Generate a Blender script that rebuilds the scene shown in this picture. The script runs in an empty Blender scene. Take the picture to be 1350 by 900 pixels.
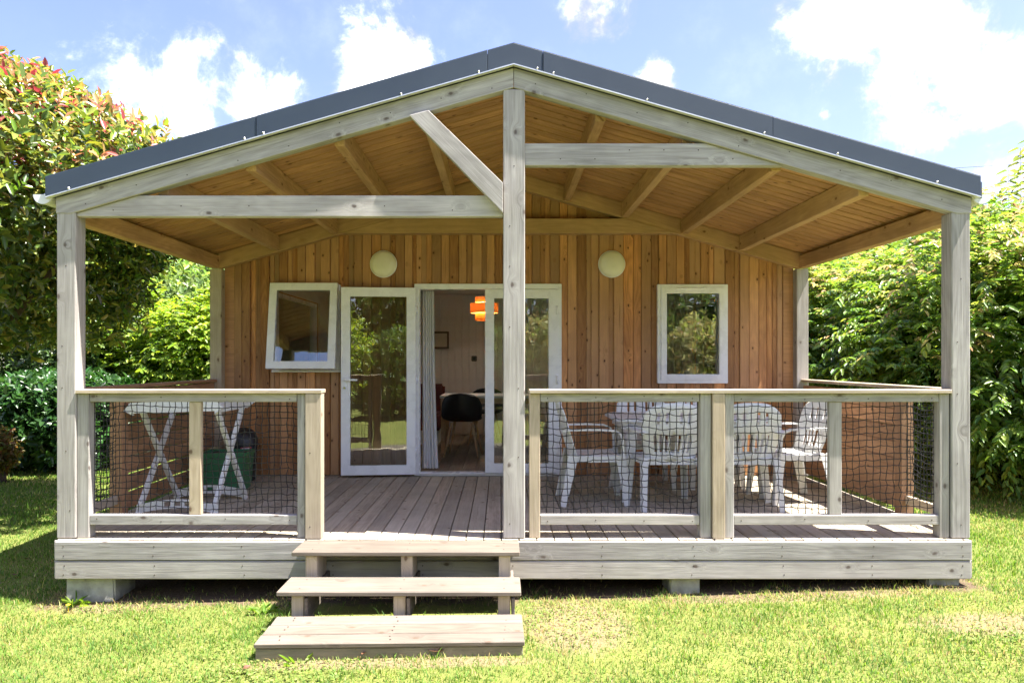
import bpy, bmesh, math, random
import numpy as np
from mathutils import Vector, Matrix
R = math.radians
rnd = random.Random(7)
scene = bpy.context.scene
C = scene.collection

# ------------------------------------------------------------------ camera, sky, sun, exposure
EYE = 1.63
FPX = 950.0
cam_d = bpy.data.cameras.new('camera')
cam = bpy.data.objects.new('camera', cam_d); C.objects.link(cam)
cam.location = (0, 0, EYE); cam.rotation_euler = (R(90), 0, 0)
cam_d.sensor_width = 36; cam_d.lens = FPX / 1350 * 36
cam_d.shift_x = 15 / 1350; cam_d.shift_y = 25 / 1350
cam_d.clip_start = 0.05; cam_d.clip_end = 2000
scene.camera = cam

SUN = Vector((0.44, -0.10, 1.0)).normalized()          # towards the sun
sun_el = math.asin(SUN.z); sun_az = math.atan2(SUN.x, SUN.y)
sd = bpy.data.lights.new('sun', 'SUN'); sd.energy = 4.0; sd.angle = R(0.5); sd.color = (1.0, 0.95, 0.86)
so = bpy.data.objects.new('sun', sd); C.objects.link(so)
so.location = (6, -2, 14); so.rotation_euler = SUN.to_track_quat('Z', 'Y').to_euler()

world = bpy.data.worlds.new('World'); scene.world = world; world.use_nodes = True
def build_world():
    nt = world.node_tree; N = nt.nodes; L = nt.links; N.clear()
    out = N.new('ShaderNodeOutputWorld')
    sky = N.new('ShaderNodeTexSky'); sky.sky_type = 'NISHITA'; sky.sun_disc = False
    sky.sun_elevation = sun_el; sky.sun_rotation = sun_az
    sky.altitude = 50; sky.air_density = 1.0; sky.dust_density = 1.6; sky.ozone_density = 3.0
    bg = N.new('ShaderNodeBackground'); bg.inputs[1].default_value = 0.060
    bgc = N.new('ShaderNodeBackground'); bgc.inputs[0].default_value = (1.0, 0.99, 0.98, 1); bgc.inputs[1].default_value = 0.62
    mix = N.new('ShaderNodeMixShader')
    tc = N.new('ShaderNodeTexCoord')
    def math_(op, a, b=None, c=None):
        m = N.new('ShaderNodeMath'); m.operation = op
        for i, v in enumerate((a, b, c)):
            if v is None: continue
            if isinstance(v, (int, float)): m.inputs[i].default_value = v
            else: L.new(v, m.inputs[i])
        return m.outputs[0]
    nrm = N.new('ShaderNodeVectorMath'); nrm.operation = 'NORMALIZE'; L.new(tc.outputs['Generated'], nrm.inputs[0])
    d = nrm.outputs[0]
    # clouds: heaps at a handful of bearings plus free noise for the rest of the sky
    heaps = [(-0.44, 1, 0.34, 0.120), (-0.53, 1, 0.395, 0.085), (-0.34, 1, 0.33, 0.10), (-0.30, 1, 0.375, 0.05), (-0.155, 1, 0.415, 0.085), (-0.19, 1, 0.375, 0.055),
             (0.12, 1, 0.49, 0.055), (0.59, 1, 0.435, 0.125), (0.49, 1, 0.455, 0.085), (0.71, 1, 0.37, 0.105), (0.69, 1, 0.27, 0.06), (0.22, 1, 0.385, 0.040), (0.45, 1, 0.34, 0.016),
             (-1.3, 0.5, 0.6, 0.3), (1.2, -0.3, 0.5, 0.3), (0.3, -1, 0.5, 0.28), (-0.7, -1, 0.6, 0.3), (0.1, 0.3, 1.2, 0.2), (-1, -0.2, 0.3, 0.22)]
    tot = None
    for (x, y, z, r) in heaps:
        v = Vector((x, y, z)).normalized()
        rr = r * 0.98
        dist = N.new('ShaderNodeVectorMath'); dist.operation = 'DISTANCE'; L.new(d, dist.inputs[0]); dist.inputs[1].default_value = v
        f = math_('SUBTRACT', 1.0, math_('DIVIDE', dist.outputs['Value'], rr))
        f = math_('MAXIMUM', f, -1.0)
        tot = f if tot is None else math_('MAXIMUM', tot, f)
    n1 = N.new('ShaderNodeTexNoise'); n1.inputs['Scale'].default_value = 9; n1.inputs['Detail'].default_value = 12; n1.inputs['Roughness'].default_value = 0.66
    n1.inputs['Distortion'].default_value = 0.25
    L.new(d, n1.inputs['Vector'])
    n2 = N.new('ShaderNodeTexNoise'); n2.inputs['Scale'].default_value = 3; n2.inputs['Detail'].default_value = 9; n2.inputs['Roughness'].default_value = 0.7
    L.new(d, n2.inputs['Vector'])
    dens = math_('ADD', math_('MULTIPLY', tot, 0.46), math_('MULTIPLY', math_('SUBTRACT', n1.outputs[0], 0.5), 1.75))
    mr = N.new('ShaderNodeMapRange'); mr.interpolation_type = 'SMOOTHSTEP'
    L.new(dens, mr.inputs[0]); mr.inputs[1].default_value = -0.02; mr.inputs[2].default_value = 0.50
    veil = N.new('ShaderNodeMapRange'); veil.interpolation_type = 'SMOOTHSTEP'; L.new(n2.outputs[0], veil.inputs[0]); veil.inputs[1].default_value = 0.4; veil.inputs[2].default_value = 0.75; veil.inputs[3].default_value = 0.0; veil.inputs[4].default_value = 0.07
    cl = math_('MAXIMUM', math_('POWER', mr.outputs[0], 1.7), veil.outputs[0])
    tint = N.new('ShaderNodeMixRGB'); tint.blend_type = 'MULTIPLY'; tint.inputs[0].default_value = 1.0; tint.inputs[2].default_value = (1.08, 0.94, 1.10, 1)
    L.new(sky.outputs[0], tint.inputs[1]); L.new(tint.outputs[0], bg.inputs[0])
    n3 = N.new('ShaderNodeTexNoise'); n3.inputs['Scale'].default_value = 14; n3.inputs['Detail'].default_value = 8; n3.inputs['Roughness'].default_value = 0.55; L.new(d, n3.inputs['Vector'])
    sh = N.new('ShaderNodeMapRange'); sh.interpolation_type = 'SMOOTHSTEP'; L.new(math_('ADD', n3.outputs[0], math_('MULTIPLY', mr.outputs[0], 0.12)), sh.inputs[0]); sh.inputs[1].default_value = 0.40; sh.inputs[2].default_value = 0.68; sh.inputs[3].default_value = 0.165; sh.inputs[4].default_value = 0.75
    L.new(sh.outputs[0], bgc.inputs[1])
    L.new(cl, mix.inputs[0]); L.new(bg.outputs[0], mix.inputs[1]); L.new(bgc.outputs[0], mix.inputs[2])
    L.new(mix.outputs[0], out.inputs[0])
build_world()
scene.view_settings.view_transform = 'Standard'; scene.view_settings.look = 'None'
scene.view_settings.exposure = 2.45; scene.view_settings.gamma = 1.0; scene.view_settings.use_curve_mapping = False
scene.cycles.use_denoising = True
scene.cycles.max_bounces = 10; scene.cycles.diffuse_bounces = 5; scene.cycles.glossy_bounces = 4
scene.cycles.transparent_max_bounces = 16; scene.cycles.transmission_bounces = 6
scene.cycles.caustics_reflective = False; scene.cycles.caustics_refractive = False
scene.cycles.sample_clamp_indirect = 8

# ------------------------------------------------------------------ materials
M = {}
class NT:
    def __init__(s, name):
        s.m = bpy.data.materials.new(name); s.m.use_nodes = True
        s.t = s.m.node_tree; s.N = s.t.nodes; s.L = s.t.links
        s.b = s.N['Principled BSDF']; s.out = s.N['Material Output']; M[name] = s.m
    def n(s, typ, **kw):
        o = s.N.new(typ)
        for k, v in kw.items(): setattr(o, k, v)
        return o
    def set(s, node, idx, v):
        if isinstance(v, bpy.types.NodeSocket): s.L.new(v, node.inputs[idx])
        else: node.inputs[idx].default_value = v
    def math(s, op, a, b=0.0, clamp=False):
        o = s.n('ShaderNodeMath', operation=op); o.use_clamp = clamp
        s.set(o, 0, a); s.set(o, 1, b); return o.outputs[0]
    def vmath(s, op, a, b):
        o = s.n('ShaderNodeVectorMath', operation=op); s.set(o, 0, a); s.set(o, 1, b); return o.outputs[0]
    def noise(s, vec, scale, detail=4, rough=0.5, dist=0.0):
        o = s.n('ShaderNodeTexNoise'); s.set(o, 'Vector', vec); s.set(o, 'Scale', scale); s.set(o, 'Detail', detail); s.set(o, 'Roughness', rough); s.set(o, 'Distortion', dist)
        return o.outputs[0]
    def mapr(s, v, a, b, c=0.0, d=1.0, smooth=False):
        o = s.n('ShaderNodeMapRange'); s.set(o, 0, v); s.set(o, 1, a); s.set(o, 2, b); s.set(o, 3, c); s.set(o, 4, d)
        if smooth: o.interpolation_type = 'SMOOTHSTEP'
        return o.outputs[0]
    def mix(s, f, a, b, mode='MIX'):
        o = s.n('ShaderNodeMixRGB', blend_type=mode); s.set(o, 0, f)
        for i, v in ((1, a), (2, b)):
            if isinstance(v, tuple): v = (v[0], v[1], v[2], 1)
            s.set(o, i, v)
        return o.outputs[0]
    def bump(s, h, strength, dist=0.002):
        o = s.n('ShaderNodeBump'); s.set(o, 'Strength', strength); s.set(o, 'Distance', dist); s.set(o, 'Height', h)
        s.L.new(o.outputs[0], s.b.inputs['Normal'])

def plain(name, col, rough=0.5, metal=0.0, spec=0.5, var=0.06, scale=6, bump=0.0, trans=0.0):
    t = NT(name); tc = t.n('ShaderNodeTexCoord')
    nz = t.noise(tc.outputs['Object'], scale, 6, 0.6)
    c2 = tuple(max(0, c * (1 - 2.2 * var)) for c in col); c1 = tuple(min(1, c * (1 + var)) for c in col)
    col_ = t.mix(t.mapr(nz, 0.35, 0.65), c2, c1)
    t.L.new(col_, t.b.inputs['Base Color'])
    t.set(t.b, 'Roughness', t.mapr(nz, 0.3, 0.7, rough * 0.85, min(1, rough * 1.15))); t.b.inputs['Metallic'].default_value = metal
    t.b.inputs['Specular IOR Level'].default_value = spec
    if bump: t.bump(t.noise(tc.outputs['Object'], scale * 8, 5), bump, 0.003)
    if trans:
        tr = t.n('ShaderNodeBsdfTranslucent'); t.L.new(col_, tr.inputs[0])
        mx = t.n('ShaderNodeMixShader'); mx.inputs[0].default_value = trans
        t.L.new(t.b.outputs[0], mx.inputs[1]); t.L.new(tr.outputs[0], mx.inputs[2]); t.L.new(mx.outputs[0], t.out.inputs[0])
    return t.m

def wood(name, light, dark, knot=(0.1, 0.06, 0.035), tint=None, tint_amt=0.5, rough=0.75, knots=0.8, val=0.25, grain=1.0, algae=0.0, figure=0.35, cell=2.5):
    """timber whose grain runs along the piece's own x axis"""
    t = NT(name); tc = t.n('ShaderNodeTexCoord'); oi = t.n('ShaderNodeObjectInfo')
    rn = oi.outputs['Random']
    off = t.n('ShaderNodeCombineXYZ'); t.set(off, 0, t.math('MULTIPLY', rn, 91.7)); t.set(off, 1, t.math('MULTIPLY', rn, 37.3)); t.set(off, 2, t.math('MULTIPLY', rn, 53.9))
    p = t.vmath('ADD', tc.outputs['Object'], off.outputs[0])
    sep = t.n('ShaderNodeSeparateXYZ'); t.L.new(p, sep.inputs[0])
    # knots
    kv = t.n('ShaderNodeCombineXYZ'); t.set(kv, 0, t.math('MULTIPLY', sep.outputs[0], cell)); t.set(kv, 1, t.math('MULTIPLY', t.math('ADD', sep.outputs[1], sep.outputs[2]), cell * 1.6))
    vo = t.n('ShaderNodeTexVoronoi'); vo.voronoi_dimensions = '2D'; t.L.new(kv.outputs[0], vo.inputs['Vector']); vo.inputs['Scale'].default_value = 1.0
    kd = vo.outputs['Distance']
    warp = t.mapr(kd, 0.0, 0.22, 0.05, 0.0, True)
    # stretched grain, bent round the knots
    q = t.n('ShaderNodeCombineXYZ'); t.set(q, 0, t.math('MULTIPLY', sep.outputs[0], 0.9 * grain))
    t.set(q, 1, t.math('MULTIPLY', t.math('ADD', sep.outputs[1], warp), 26 * grain)); t.set(q, 2, t.math('MULTIPLY', sep.outputs[2], 26 * grain))
    g1 = t.noise(q.outputs[0], 1.0, 3, 0.5, 0.6)
    g2 = t.noise(q.outputs[0], 4.5, 5, 0.65)
    q2 = t.n('ShaderNodeCombineXYZ'); t.set(q2, 0, t.math('MULTIPLY', sep.outputs[0], 1.3)); t.set(q2, 1, t.math('MULTIPLY', t.math('ADD', sep.outputs[1], warp), 9)); t.set(q2, 2, t.math('MULTIPLY', sep.outputs[2], 9))
    rings = t.math('FRACT', t.math('MULTIPLY', t.noise(q2.outputs[0], 0.8, 1, 0.3), 11.0))
    rings = t.math('ABSOLUTE', t.math('SUBTRACT', rings, 0.5))
    fac = t.math('ADD', t.math('MULTIPLY', g1, 0.5), t.math('MULTIPLY', g2, 0.5))
    fac = t.mapr(fac, 0.38, 0.62)
    fac = t.math('ADD', t.math('MULTIPLY', fac, 1 - figure), t.math('MULTIPLY', t.math('MULTIPLY', rings, 2.0), figure), True)
    col = t.mix(fac, dark, light)
    if tint:
        r2 = t.math('FRACT', t.math('MULTIPLY', rn, 17.31))
        col = t.mix(t.math('MULTIPLY', r2, tint_amt), col, tuple(tint))
    r3 = t.math('FRACT', t.math('MULTIPLY', rn, 7.77))
    vv = t.mapr(r3, 0, 1, 1 - val, 1 + val)
    big = t.noise(p, 1.7, 4, 0.6)
    vv = t.math('MULTIPLY', vv, t.mapr(big, 0.3, 0.7, 0.82, 1.14))
    hsv = t.n('ShaderNodeHueSaturation'); t.set(hsv, 'Value', vv); t.L.new(col, hsv.inputs['Color']); col = hsv.outputs[0]
    if algae:
        col = t.mix(t.mapr(t.noise(p, 2.6, 5, 0.65), 0.5, 0.78, 0.0, algae), col, (0.16, 0.19, 0.075))
    kdn = t.math('ADD', kd, t.math('MULTIPLY', t.math('SUBTRACT', t.noise(p, 38, 3, 0.6), 0.5), 0.06))
    halo = t.math('MULTIPLY', t.mapr(kdn, 0.03, 0.13, knots * 0.35, 0.0, True), 1.0)
    col = t.mix(halo, col, tuple(0.5 * a + 0.5 * b for a, b in zip(dark, knot)))
    km = t.mapr(kdn, 0.018, 0.062, min(1.0, knots * 1.15), 0.0, True)
    qc = t.n('ShaderNodeCombineXYZ'); t.set(qc, 0, t.math('MULTIPLY', sep.outputs[0], 1.6)); t.set(qc, 1, t.math('MULTIPLY', t.math('ADD', sep.outputs[1], warp), 70)); t.set(qc, 2, t.math('MULTIPLY', sep.outputs[2], 70))
    crack = t.mapr(t.noise(qc.outputs[0], 1.0, 2, 0.5), 0.66, 0.74, 0.0, 0.5 * knots)
    col = t.mix(crack, col, knot)
    kr = t.n('ShaderNodeSeparateColor'); t.L.new(vo.outputs['Color'], kr.inputs[0])
    km = t.math('MULTIPLY', km, t.math('GREATER_THAN', kr.outputs[0], 0.2))
    col = t.mix(km, col, knot)
    t.L.new(col, t.b.inputs['Base Color'])
    t.b.inputs['Roughness'].default_value = rough; t.b.inputs['Specular IOR Level'].default_value = 0.3
    t.bump(t.math('ADD', g2, t.math('MULTIPLY', fac, 0.5)), 0.35, 0.002)
    return t.m

wood('grey_timber', (0.45, 0.43, 0.415), (0.235, 0.22, 0.21), knot=(0.11, 0.085, 0.075), tint=(0.44, 0.39, 0.35), tint_amt=0.35, val=0.1, algae=0.08, figure=0.25)
wood('tan_timber', (0.56, 0.46, 0.34), (0.36, 0.28, 0.19), knot=(0.13, 0.08, 0.05), tint=(0.42, 0.38, 0.32), tint_amt=0.5, val=0.1, algae=0.08, figure=0.3)
wood('deck_timber', (0.50, 0.43, 0.325), (0.30, 0.25, 0.185), tint=(0.42, 0.385, 0.31), tint_amt=0.6, val=0.14, knots=0.5, figure=0.2)
wood('step_timber', (0.20, 0.165, 0.13), (0.10, 0.08, 0.063), tint=(0.22, 0.195, 0.17), tint_amt=0.5, val=0.08, knots=0.5, figure=0.35)
wood('cladding_timber', (0.64, 0.305, 0.115), (0.31, 0.125, 0.044), knot=(0.075, 0.026, 0.012), tint=(0.44, 0.26, 0.14), tint_amt=0.9, val=0.32, figure=0.35, knots=0.9, cell=3.4, rough=0.6)
wood('ceiling_timber', (0.60, 0.345, 0.155), (0.36, 0.185, 0.075), knot=(0.12, 0.05, 0.02), tint=(0.38, 0.21, 0.10), tint_amt=0.5, val=0.14, figure=0.3, rough=0.7)
wood('purlin_timber', (0.54, 0.34, 0.175), (0.35, 0.2, 0.095), knot=(0.16, 0.075, 0.03), tint=(0.44, 0.30, 0.17), tint_amt=0.4, val=0.1, figure=0.3)
wood('screen_timber', (0.50, 0.285, 0.155), (0.29, 0.15, 0.075), knot=(0.1, 0.045, 0.02), tint=(0.33, 0.2, 0.12), tint_amt=0.7, val=0.2, figure=0.35)
wood('skirt_timber', (0.34, 0.29, 0.21), (0.2, 0.165, 0.115), tint=(0.26, 0.25, 0.18), tint_amt=0.5, val=0.1, algae=0.25)
wood('floor_timber', (0.42, 0.34, 0.27), (0.27, 0.21, 0.16), val=0.2, knots=0.2)
wood('pale_wood', (0.62, 0.46, 0.29), (0.47, 0.33, 0.19), val=0.05, knots=0.0)
plain('white_pvc', (0.89, 0.90, 0.93), 0.28, var=0.02)
plain('white_plastic', (0.88, 0.88, 0.86), 0.38, var=0.02, trans=0.12)
plain('interior_white', (0.72, 0.70, 0.68), 0.6, var=0.03)
plain('anthracite', (0.027, 0.044, 0.072), 0.5, var=0.06, scale=2, spec=0.6)
plain('aluminium', (0.75, 0.76, 0.77), 0.35, metal=0.6, var=0.03)
plain('zinc_white', (0.72, 0.74, 0.76), 0.35, var=0.03)
plain('steel', (0.6, 0.6, 0.6), 0.25, metal=1.0)
plain('net_black', (0.012, 0.012, 0.014), 0.6, var=0.1)
plain('lamp_cream', (0.90, 0.88, 0.78), 0.14, var=0.02, trans=0.1)
plain('bin_black', (0.022, 0.023, 0.026), 0.4)
plain('bin_green', (0.04, 0.17, 0.075), 0.45)
plain('label_red', (0.36, 0.07, 0.085), 0.5)
plain('label_white', (0.8, 0.76, 0.74), 0.5)
plain('black_shell', (0.012, 0.012, 0.013), 0.45)
plain('concrete', (0.36, 0.36, 0.32), 0.9, var=0.16, scale=9, bump=0.5)
plain('curtain', (0.88, 0.88, 0.88), 0.8, var=0.02, trans=0.15)
plain('picture_white', (0.6, 0.55, 0.48), 0.6)
plain('switch_brown', (0.1, 0.08, 0.065), 0.5)
plain('rubber', (0.03, 0.03, 0.03), 0.6)
plain('bark', (0.11, 0.075, 0.05), 0.9, var=0.25, scale=14, bump=0.7)
plain('cable_black', (0.05, 0.05, 0.055), 0.6)
plain('dry_leaf', (0.17, 0.075, 0.04), 0.6, var=0.2, scale=30, trans=0.2)
plain('petal_white', (0.8, 0.72, 0.72), 0.6, trans=0.3)
plain('petal_yellow', (0.8, 0.5, 0.03), 0.6)
plain('sofa', (0.14, 0.035, 0.03), 0.8)
plain('caravan_cream', (0.72, 0.64, 0.58), 0.5)
plain('dark_glass', (0.02, 0.025, 0.03), 0.08)
plain('roof_slate', (0.12, 0.12, 0.13), 0.6)

def glass():
    t = NT('glass')
    t.N.remove(t.b)
    tr = t.n('ShaderNodeBsdfTransparent'); tr.inputs[0].default_value = (0.97, 0.98, 0.975, 1)
    gl = t.n('ShaderNodeBsdfGlossy'); gl.inputs['Roughness'].default_value = 0.0; gl.inputs[0].default_value = (0.95, 1, 0.97, 1)
    tc = t.n('ShaderNodeTexCoord'); nz = t.noise(tc.outputs['Object'], 5, 2)
    bp = t.n('ShaderNodeBump'); bp.inputs['Strength'].default_value = 0.03; bp.inputs['Distance'].default_value = 0.02; t.L.new(nz, bp.inputs['Height']); t.L.new(bp.outputs[0], gl.inputs['Normal'])
    fr = t.n('ShaderNodeFresnel'); fr.inputs[0].default_value = 2.0
    mx = t.n('ShaderNodeMixShader'); t.L.new(fr.outputs[0], mx.inputs[0]); t.L.new(tr.outputs[0], mx.inputs[1]); t.L.new(gl.outputs[0], mx.inputs[2])
    t.L.new(mx.outputs[0], t.out.inputs[0])
glass()

def pendant_mat():
    t = NT('pendant_veneer'); t.b.inputs['Base Color'].default_value = (0.80, 0.40, 0.10, 1); t.b.inputs['Roughness'].default_value = 0.5
    tr = t.n('ShaderNodeBsdfTranslucent'); tr.inputs[0].default_value = (0.85, 0.44, 0.12, 1)
    mx = t.n('ShaderNodeMixShader'); mx.inputs[0].default_value = 0.22
    t.L.new(t.b.outputs[0], mx.inputs[1]); t.L.new(tr.outputs[0], mx.inputs[2]); t.L.new(mx.outputs[0], t.out.inputs[0])
pendant_mat()
def bulb_mat():
    t = NT('lit_bulb'); t.b.inputs['Emission Color'].default_value = (1, 0.92, 0.8, 1); t.b.inputs['Emission Strength'].default_value = 60
bulb_mat()

def foliage(name, rough=0.42, trans=0.35, spec=0.5):
    t = NT(name); at = t.n('ShaderNodeAttribute'); at.attribute_name = 'col'
    t.L.new(at.outputs['Color'], t.b.inputs['Base Color'])
    t.b.inputs['Roughness'].default_value = rough; t.b.inputs['Specular IOR Level'].default_value = spec
    hs = t.n('ShaderNodeHueSaturation'); t.L.new(at.outputs['Color'], hs.inputs['Color']); hs.inputs['Value'].default_value = 1.7; hs.inputs['Hue'].default_value = 0.485; hs.inputs['Saturation'].default_value = 1.1
    tr = t.n('ShaderNodeBsdfTranslucent'); t.L.new(hs.outputs[0], tr.inputs[0])
    mx = t.n('ShaderNodeMixShader'); mx.inputs[0].default_value = trans
    t.L.new(t.b.outputs[0], mx.inputs[1]); t.L.new(tr.outputs[0], mx.inputs[2]); t.L.new(mx.outputs[0], t.out.inputs[0])
foliage('leaf', 0.42, 0.44); foliage('glossy_leaf', 0.32, 0.32, 0.55); foliage('grass', 0.6, 0.4, 0.25)

# terrace / cabin key dimensions -------------------------------------------------
XC = 0.09; HW = 3.155; YF = 5.0; YB = 7.63; YW = 7.70; DECK = 0.40; YEND = 11.75
TAN = 0.284
def zc(x): return 3.63 - TAN * abs(x - XC)            # underside of the ceiling boards
def gz(x, y):                                          # lie of the lawn
    x = np.asarray(x, float); y = np.asarray(y, float)
    return 0.085 * np.tanh(x / 4.5) + 0.012 * np.sin(1.3 * x + 0.7 * y) + 0.010 * np.sin(2.1 * y - 0.9 * x)

def ground_mat():
    t = NT('lawn_ground'); tc = t.n('ShaderNodeTexCoord'); p = tc.outputs['Object']
    sep = t.n('ShaderNodeSeparateXYZ'); t.L.new(p, sep.inputs[0])
    n1 = t.noise(p, 9, 6, 0.65); n2 = t.noise(p, 60, 5, 0.7); n3 = t.noise(p, 1.1, 5, 0.6)
    g = t.mix(t.mapr(n2, 0.3, 0.7), (0.09, 0.12, 0.03), (0.19, 0.22, 0.055))
    g = t.mix(t.mapr(n3, 0.35, 0.7), g, t.mix(t.mapr(n2, 0.3, 0.7), (0.16, 0.175, 0.045), (0.26, 0.25, 0.08)))
    soil = t.mix(t.mapr(n2, 0.3, 0.7), (0.07, 0.048, 0.03), (0.2, 0.15, 0.1))
    nx = t.math('MULTIPLY', t.math('SUBTRACT', n1, 0.5), 0.5)
    inx = t.math('SUBTRACT', 3.3, t.math('ABSOLUTE', t.math('SUBTRACT', sep.outputs[0], XC)))
    iny = t.math('SUBTRACT', sep.outputs[1], 4.86)
    m = t.math('MINIMUM', inx, iny); m = t.mapr(t.math('ADD', m, nx), -0.03, 0.1)
    straw = t.mix(t.mapr(n2, 0.3, 0.7), (0.15, 0.11, 0.065), (0.30, 0.235, 0.14))
    for cx, cy, rx, ry in ((0.45, 4.45, 0.42, 0.55), (3.1, 4.30, 0.75, 0.22), (-0.6, 3.88, 0.95, 0.1), (-2.6, 4.9, 0.5, 0.14), (1.9, 4.86, 1.1, 0.12)):
        ex = t.math('POWER', t.math('ABSOLUTE', t.math('DIVIDE', t.math('SUBTRACT', sep.outputs[0], cx), rx)), 2.0); ey = t.math('POWER', t.math('ABSOLUTE', t.math('DIVIDE', t.math('SUBTRACT', sep.outputs[1], cy), ry)), 2.0)
        k = t.mapr(t.math('ADD', t.math('SUBTRACT', 1.0, t.math('ADD', ex, ey)), t.math('MULTIPLY', nx, 2.0)), 0.0, 0.6, 0.0, 0.85)
        g = t.mix(k, g, straw)
    t.L.new(t.mix(m, g, soil), t.b.inputs['Base Color']); t.b.inputs['Roughness'].default_value = 0.95; t.b.inputs['Specular IOR Level'].default_value = 0.1
    t.bump(n2, 0.8, 0.02)
ground_mat()

# ------------------------------------------------------------------ helpers
WM = {}
def link(o, parent=None, world=True):
    C.objects.link(o)
    if parent is not None:
        o.parent = parent
        if world: o.matrix_parent_inverse = WM[parent.name].inverted()
    WM[o.name] = o.matrix_basis.copy()
    return o
def tag(o, label=None, cat=None, group=None, kind=None):
    if label: o['label'] = label
    if cat: o['category'] = cat
    if group: o['group'] = group
    if kind: o['kind'] = kind
    return o
def thing(name, label, cat, loc=(0, 0, 0), rz=0.0, group=None):
    o = bpy.data.objects.new(name, None); o.empty_display_size = 0.1
    o.matrix_basis = Matrix.Translation(loc) @ Matrix.Rotation(rz, 4, 'Z')
    link(o); return tag(o, label, cat, group)
def obj(name, me, mat, parent=None, basis=None, world=True):
    o = bpy.data.objects.new(name, me)
    if mat and not me.materials: me.materials.append(M[mat])
    if basis is not None: o.matrix_basis = basis
    return link(o, parent, world)
def mesh(name, v, f, smooth=False):
    me = bpy.data.meshes.new(name); me.from_pydata([tuple(p) for p in v], [], [tuple(q) for q in f]); me.update()
    if smooth: me.polygons.foreach_set('use_smooth', [True] * len(me.polygons))
    return me
def bm_mesh(bm, name, smooth=False):
    bmesh.ops.recalc_face_normals(bm, faces=bm.faces)
    me = bpy.data.meshes.new(name); bm.to_mesh(me); bm.free()
    if smooth: me.polygons.foreach_set('use_smooth', [True] * len(me.polygons))
    return me
_boxes = {}
def box_mesh(L, W, H, bev=0.004, mat=None):
    key = (round(L, 4), round(W, 4), round(H, 4), bev, mat)
    if key in _boxes: return _boxes[key]
    bm = bmesh.new(); bmesh.ops.create_cube(bm, size=1, matrix=Matrix.Diagonal((L, W, H, 1)))
    if bev: bmesh.ops.bevel(bm, geom=list(bm.edges), offset=min(bev, min(L, W, H) * 0.3), segments=1, affect='EDGES', profile=0.5)
    me = bm_mesh(bm, 'board'); me.materials.append(M[mat]); _boxes[key] = me; return me
def frame(p0, p1, ref):
    p0 = Vector(p0); p1 = Vector(p1); x = (p1 - p0).normalized(); z = Vector(ref); z = (z - x * z.dot(x)).normalized(); y = z.cross(x)
    m = Matrix((x, y, z)).transposed().to_4x4(); m.translation = (p0 + p1) / 2; return m
def beam(name, p0, p1, w, h, mat, parent, ref=(0, 0, 1), bev=0.004, world=True):
    """board from p0 to p1; h along ref, w across"""
    L = (Vector(p1) - Vector(p0)).length
    return obj(name, box_mesh(L, w, h, bev, mat), None, parent, frame(p0, p1, ref), world)
def slab(name, lo, hi, mat, parent, axis=0, bev=0.004, world=True):
    """axis-aligned board given by its corners, grain along the given axis"""
    lo = Vector(lo); hi = Vector(hi); c = (lo + hi) / 2; d = hi - lo
    if axis == 0: p = (Vector((lo.x, c.y, c.z)), Vector((hi.x, c.y, c.z)), d.y, d.z, (0, 0, 1))
    elif axis == 1: p = (Vector((c.x, lo.y, c.z)), Vector((c.x, hi.y, c.z)), d.x, d.z, (0, 0, 1))
    else: p = (Vector((c.x, c.y, lo.z)), Vector((c.x, c.y, hi.z)), d.x, d.y, (0, 1, 0))
    return beam(name, p[0], p[1], p[2], p[3], mat, parent, p[4], bev, world)
def prism(name, pts, y0, y1, mat, parent, ang=0.0, bev=0.003):
    """outline in x,z swept from y0 to y1; grain along the angle ang in that plane"""
    c = Vector((sum(p[0] for p in pts) / len(pts), (y0 + y1) / 2, sum(p[1] for p in pts) / len(pts)))
    m = Matrix.Translation(c) @ Matrix.Rotation(-ang, 4, 'Y'); mi = m.inverted()
    n = len(pts); v = [mi @ Vector((p[0], y0, p[1])) for p in pts] + [mi @ Vector((p[0], y1, p[1])) for p in pts]
    f = [list(range(n)), list(range(2 * n - 1, n - 1, -1))] + [[i, (i + 1) % n, n + (i + 1) % n, n + i] for i in range(n)]
    bm = bmesh.new(); vs = [bm.verts.new(q) for q in v]
    for q in f: bm.faces.new([vs[i] for i in q])
    if bev: bmesh.ops.bevel(bm, geom=list(bm.edges), offset=bev, segments=1, affect='EDGES')
    return obj(name, bm_mesh(bm, name), mat, parent, m)
def sweep(path, widths, thicks, ref, closed=False, cap=True):
    """rectangular section swept along a path; width along ref"""
    V = []; F = []; n = len(path); P = [Vector(p) for p in path]
    if not hasattr(widths, '__len__'): widths = [widths] * n
    if not hasattr(thicks, '__len__'): thicks = [thicks] * n
    for i in range(n):
        a = P[(i - 1) % n if closed else max(i - 1, 0)]; b = P[(i + 1) % n if closed else min(i + 1, n - 1)]
        t = (b - a).normalized(); r = Vector(ref(i) if callable(ref) else ref); r = (r - t * r.dot(t)).normalized(); s = t.cross(r)
        w = widths[i] / 2; h = thicks[i] / 2
        V += [P[i] + r * w + s * h, P[i] - r * w + s * h, P[i] - r * w - s * h, P[i] + r * w - s * h]
    for i in range(n if closed else n - 1):
        a = 4 * i; b = 4 * ((i + 1) % n)
        for k in range(4): F.append([a + k, a + (k + 1) % 4, b + (k + 1) % 4, b + k])
    if cap and not closed: F += [[3, 2, 1, 0], [4 * n - 4, 4 * n - 3, 4 * n - 2, 4 * n - 1]]
    return V, F
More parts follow.
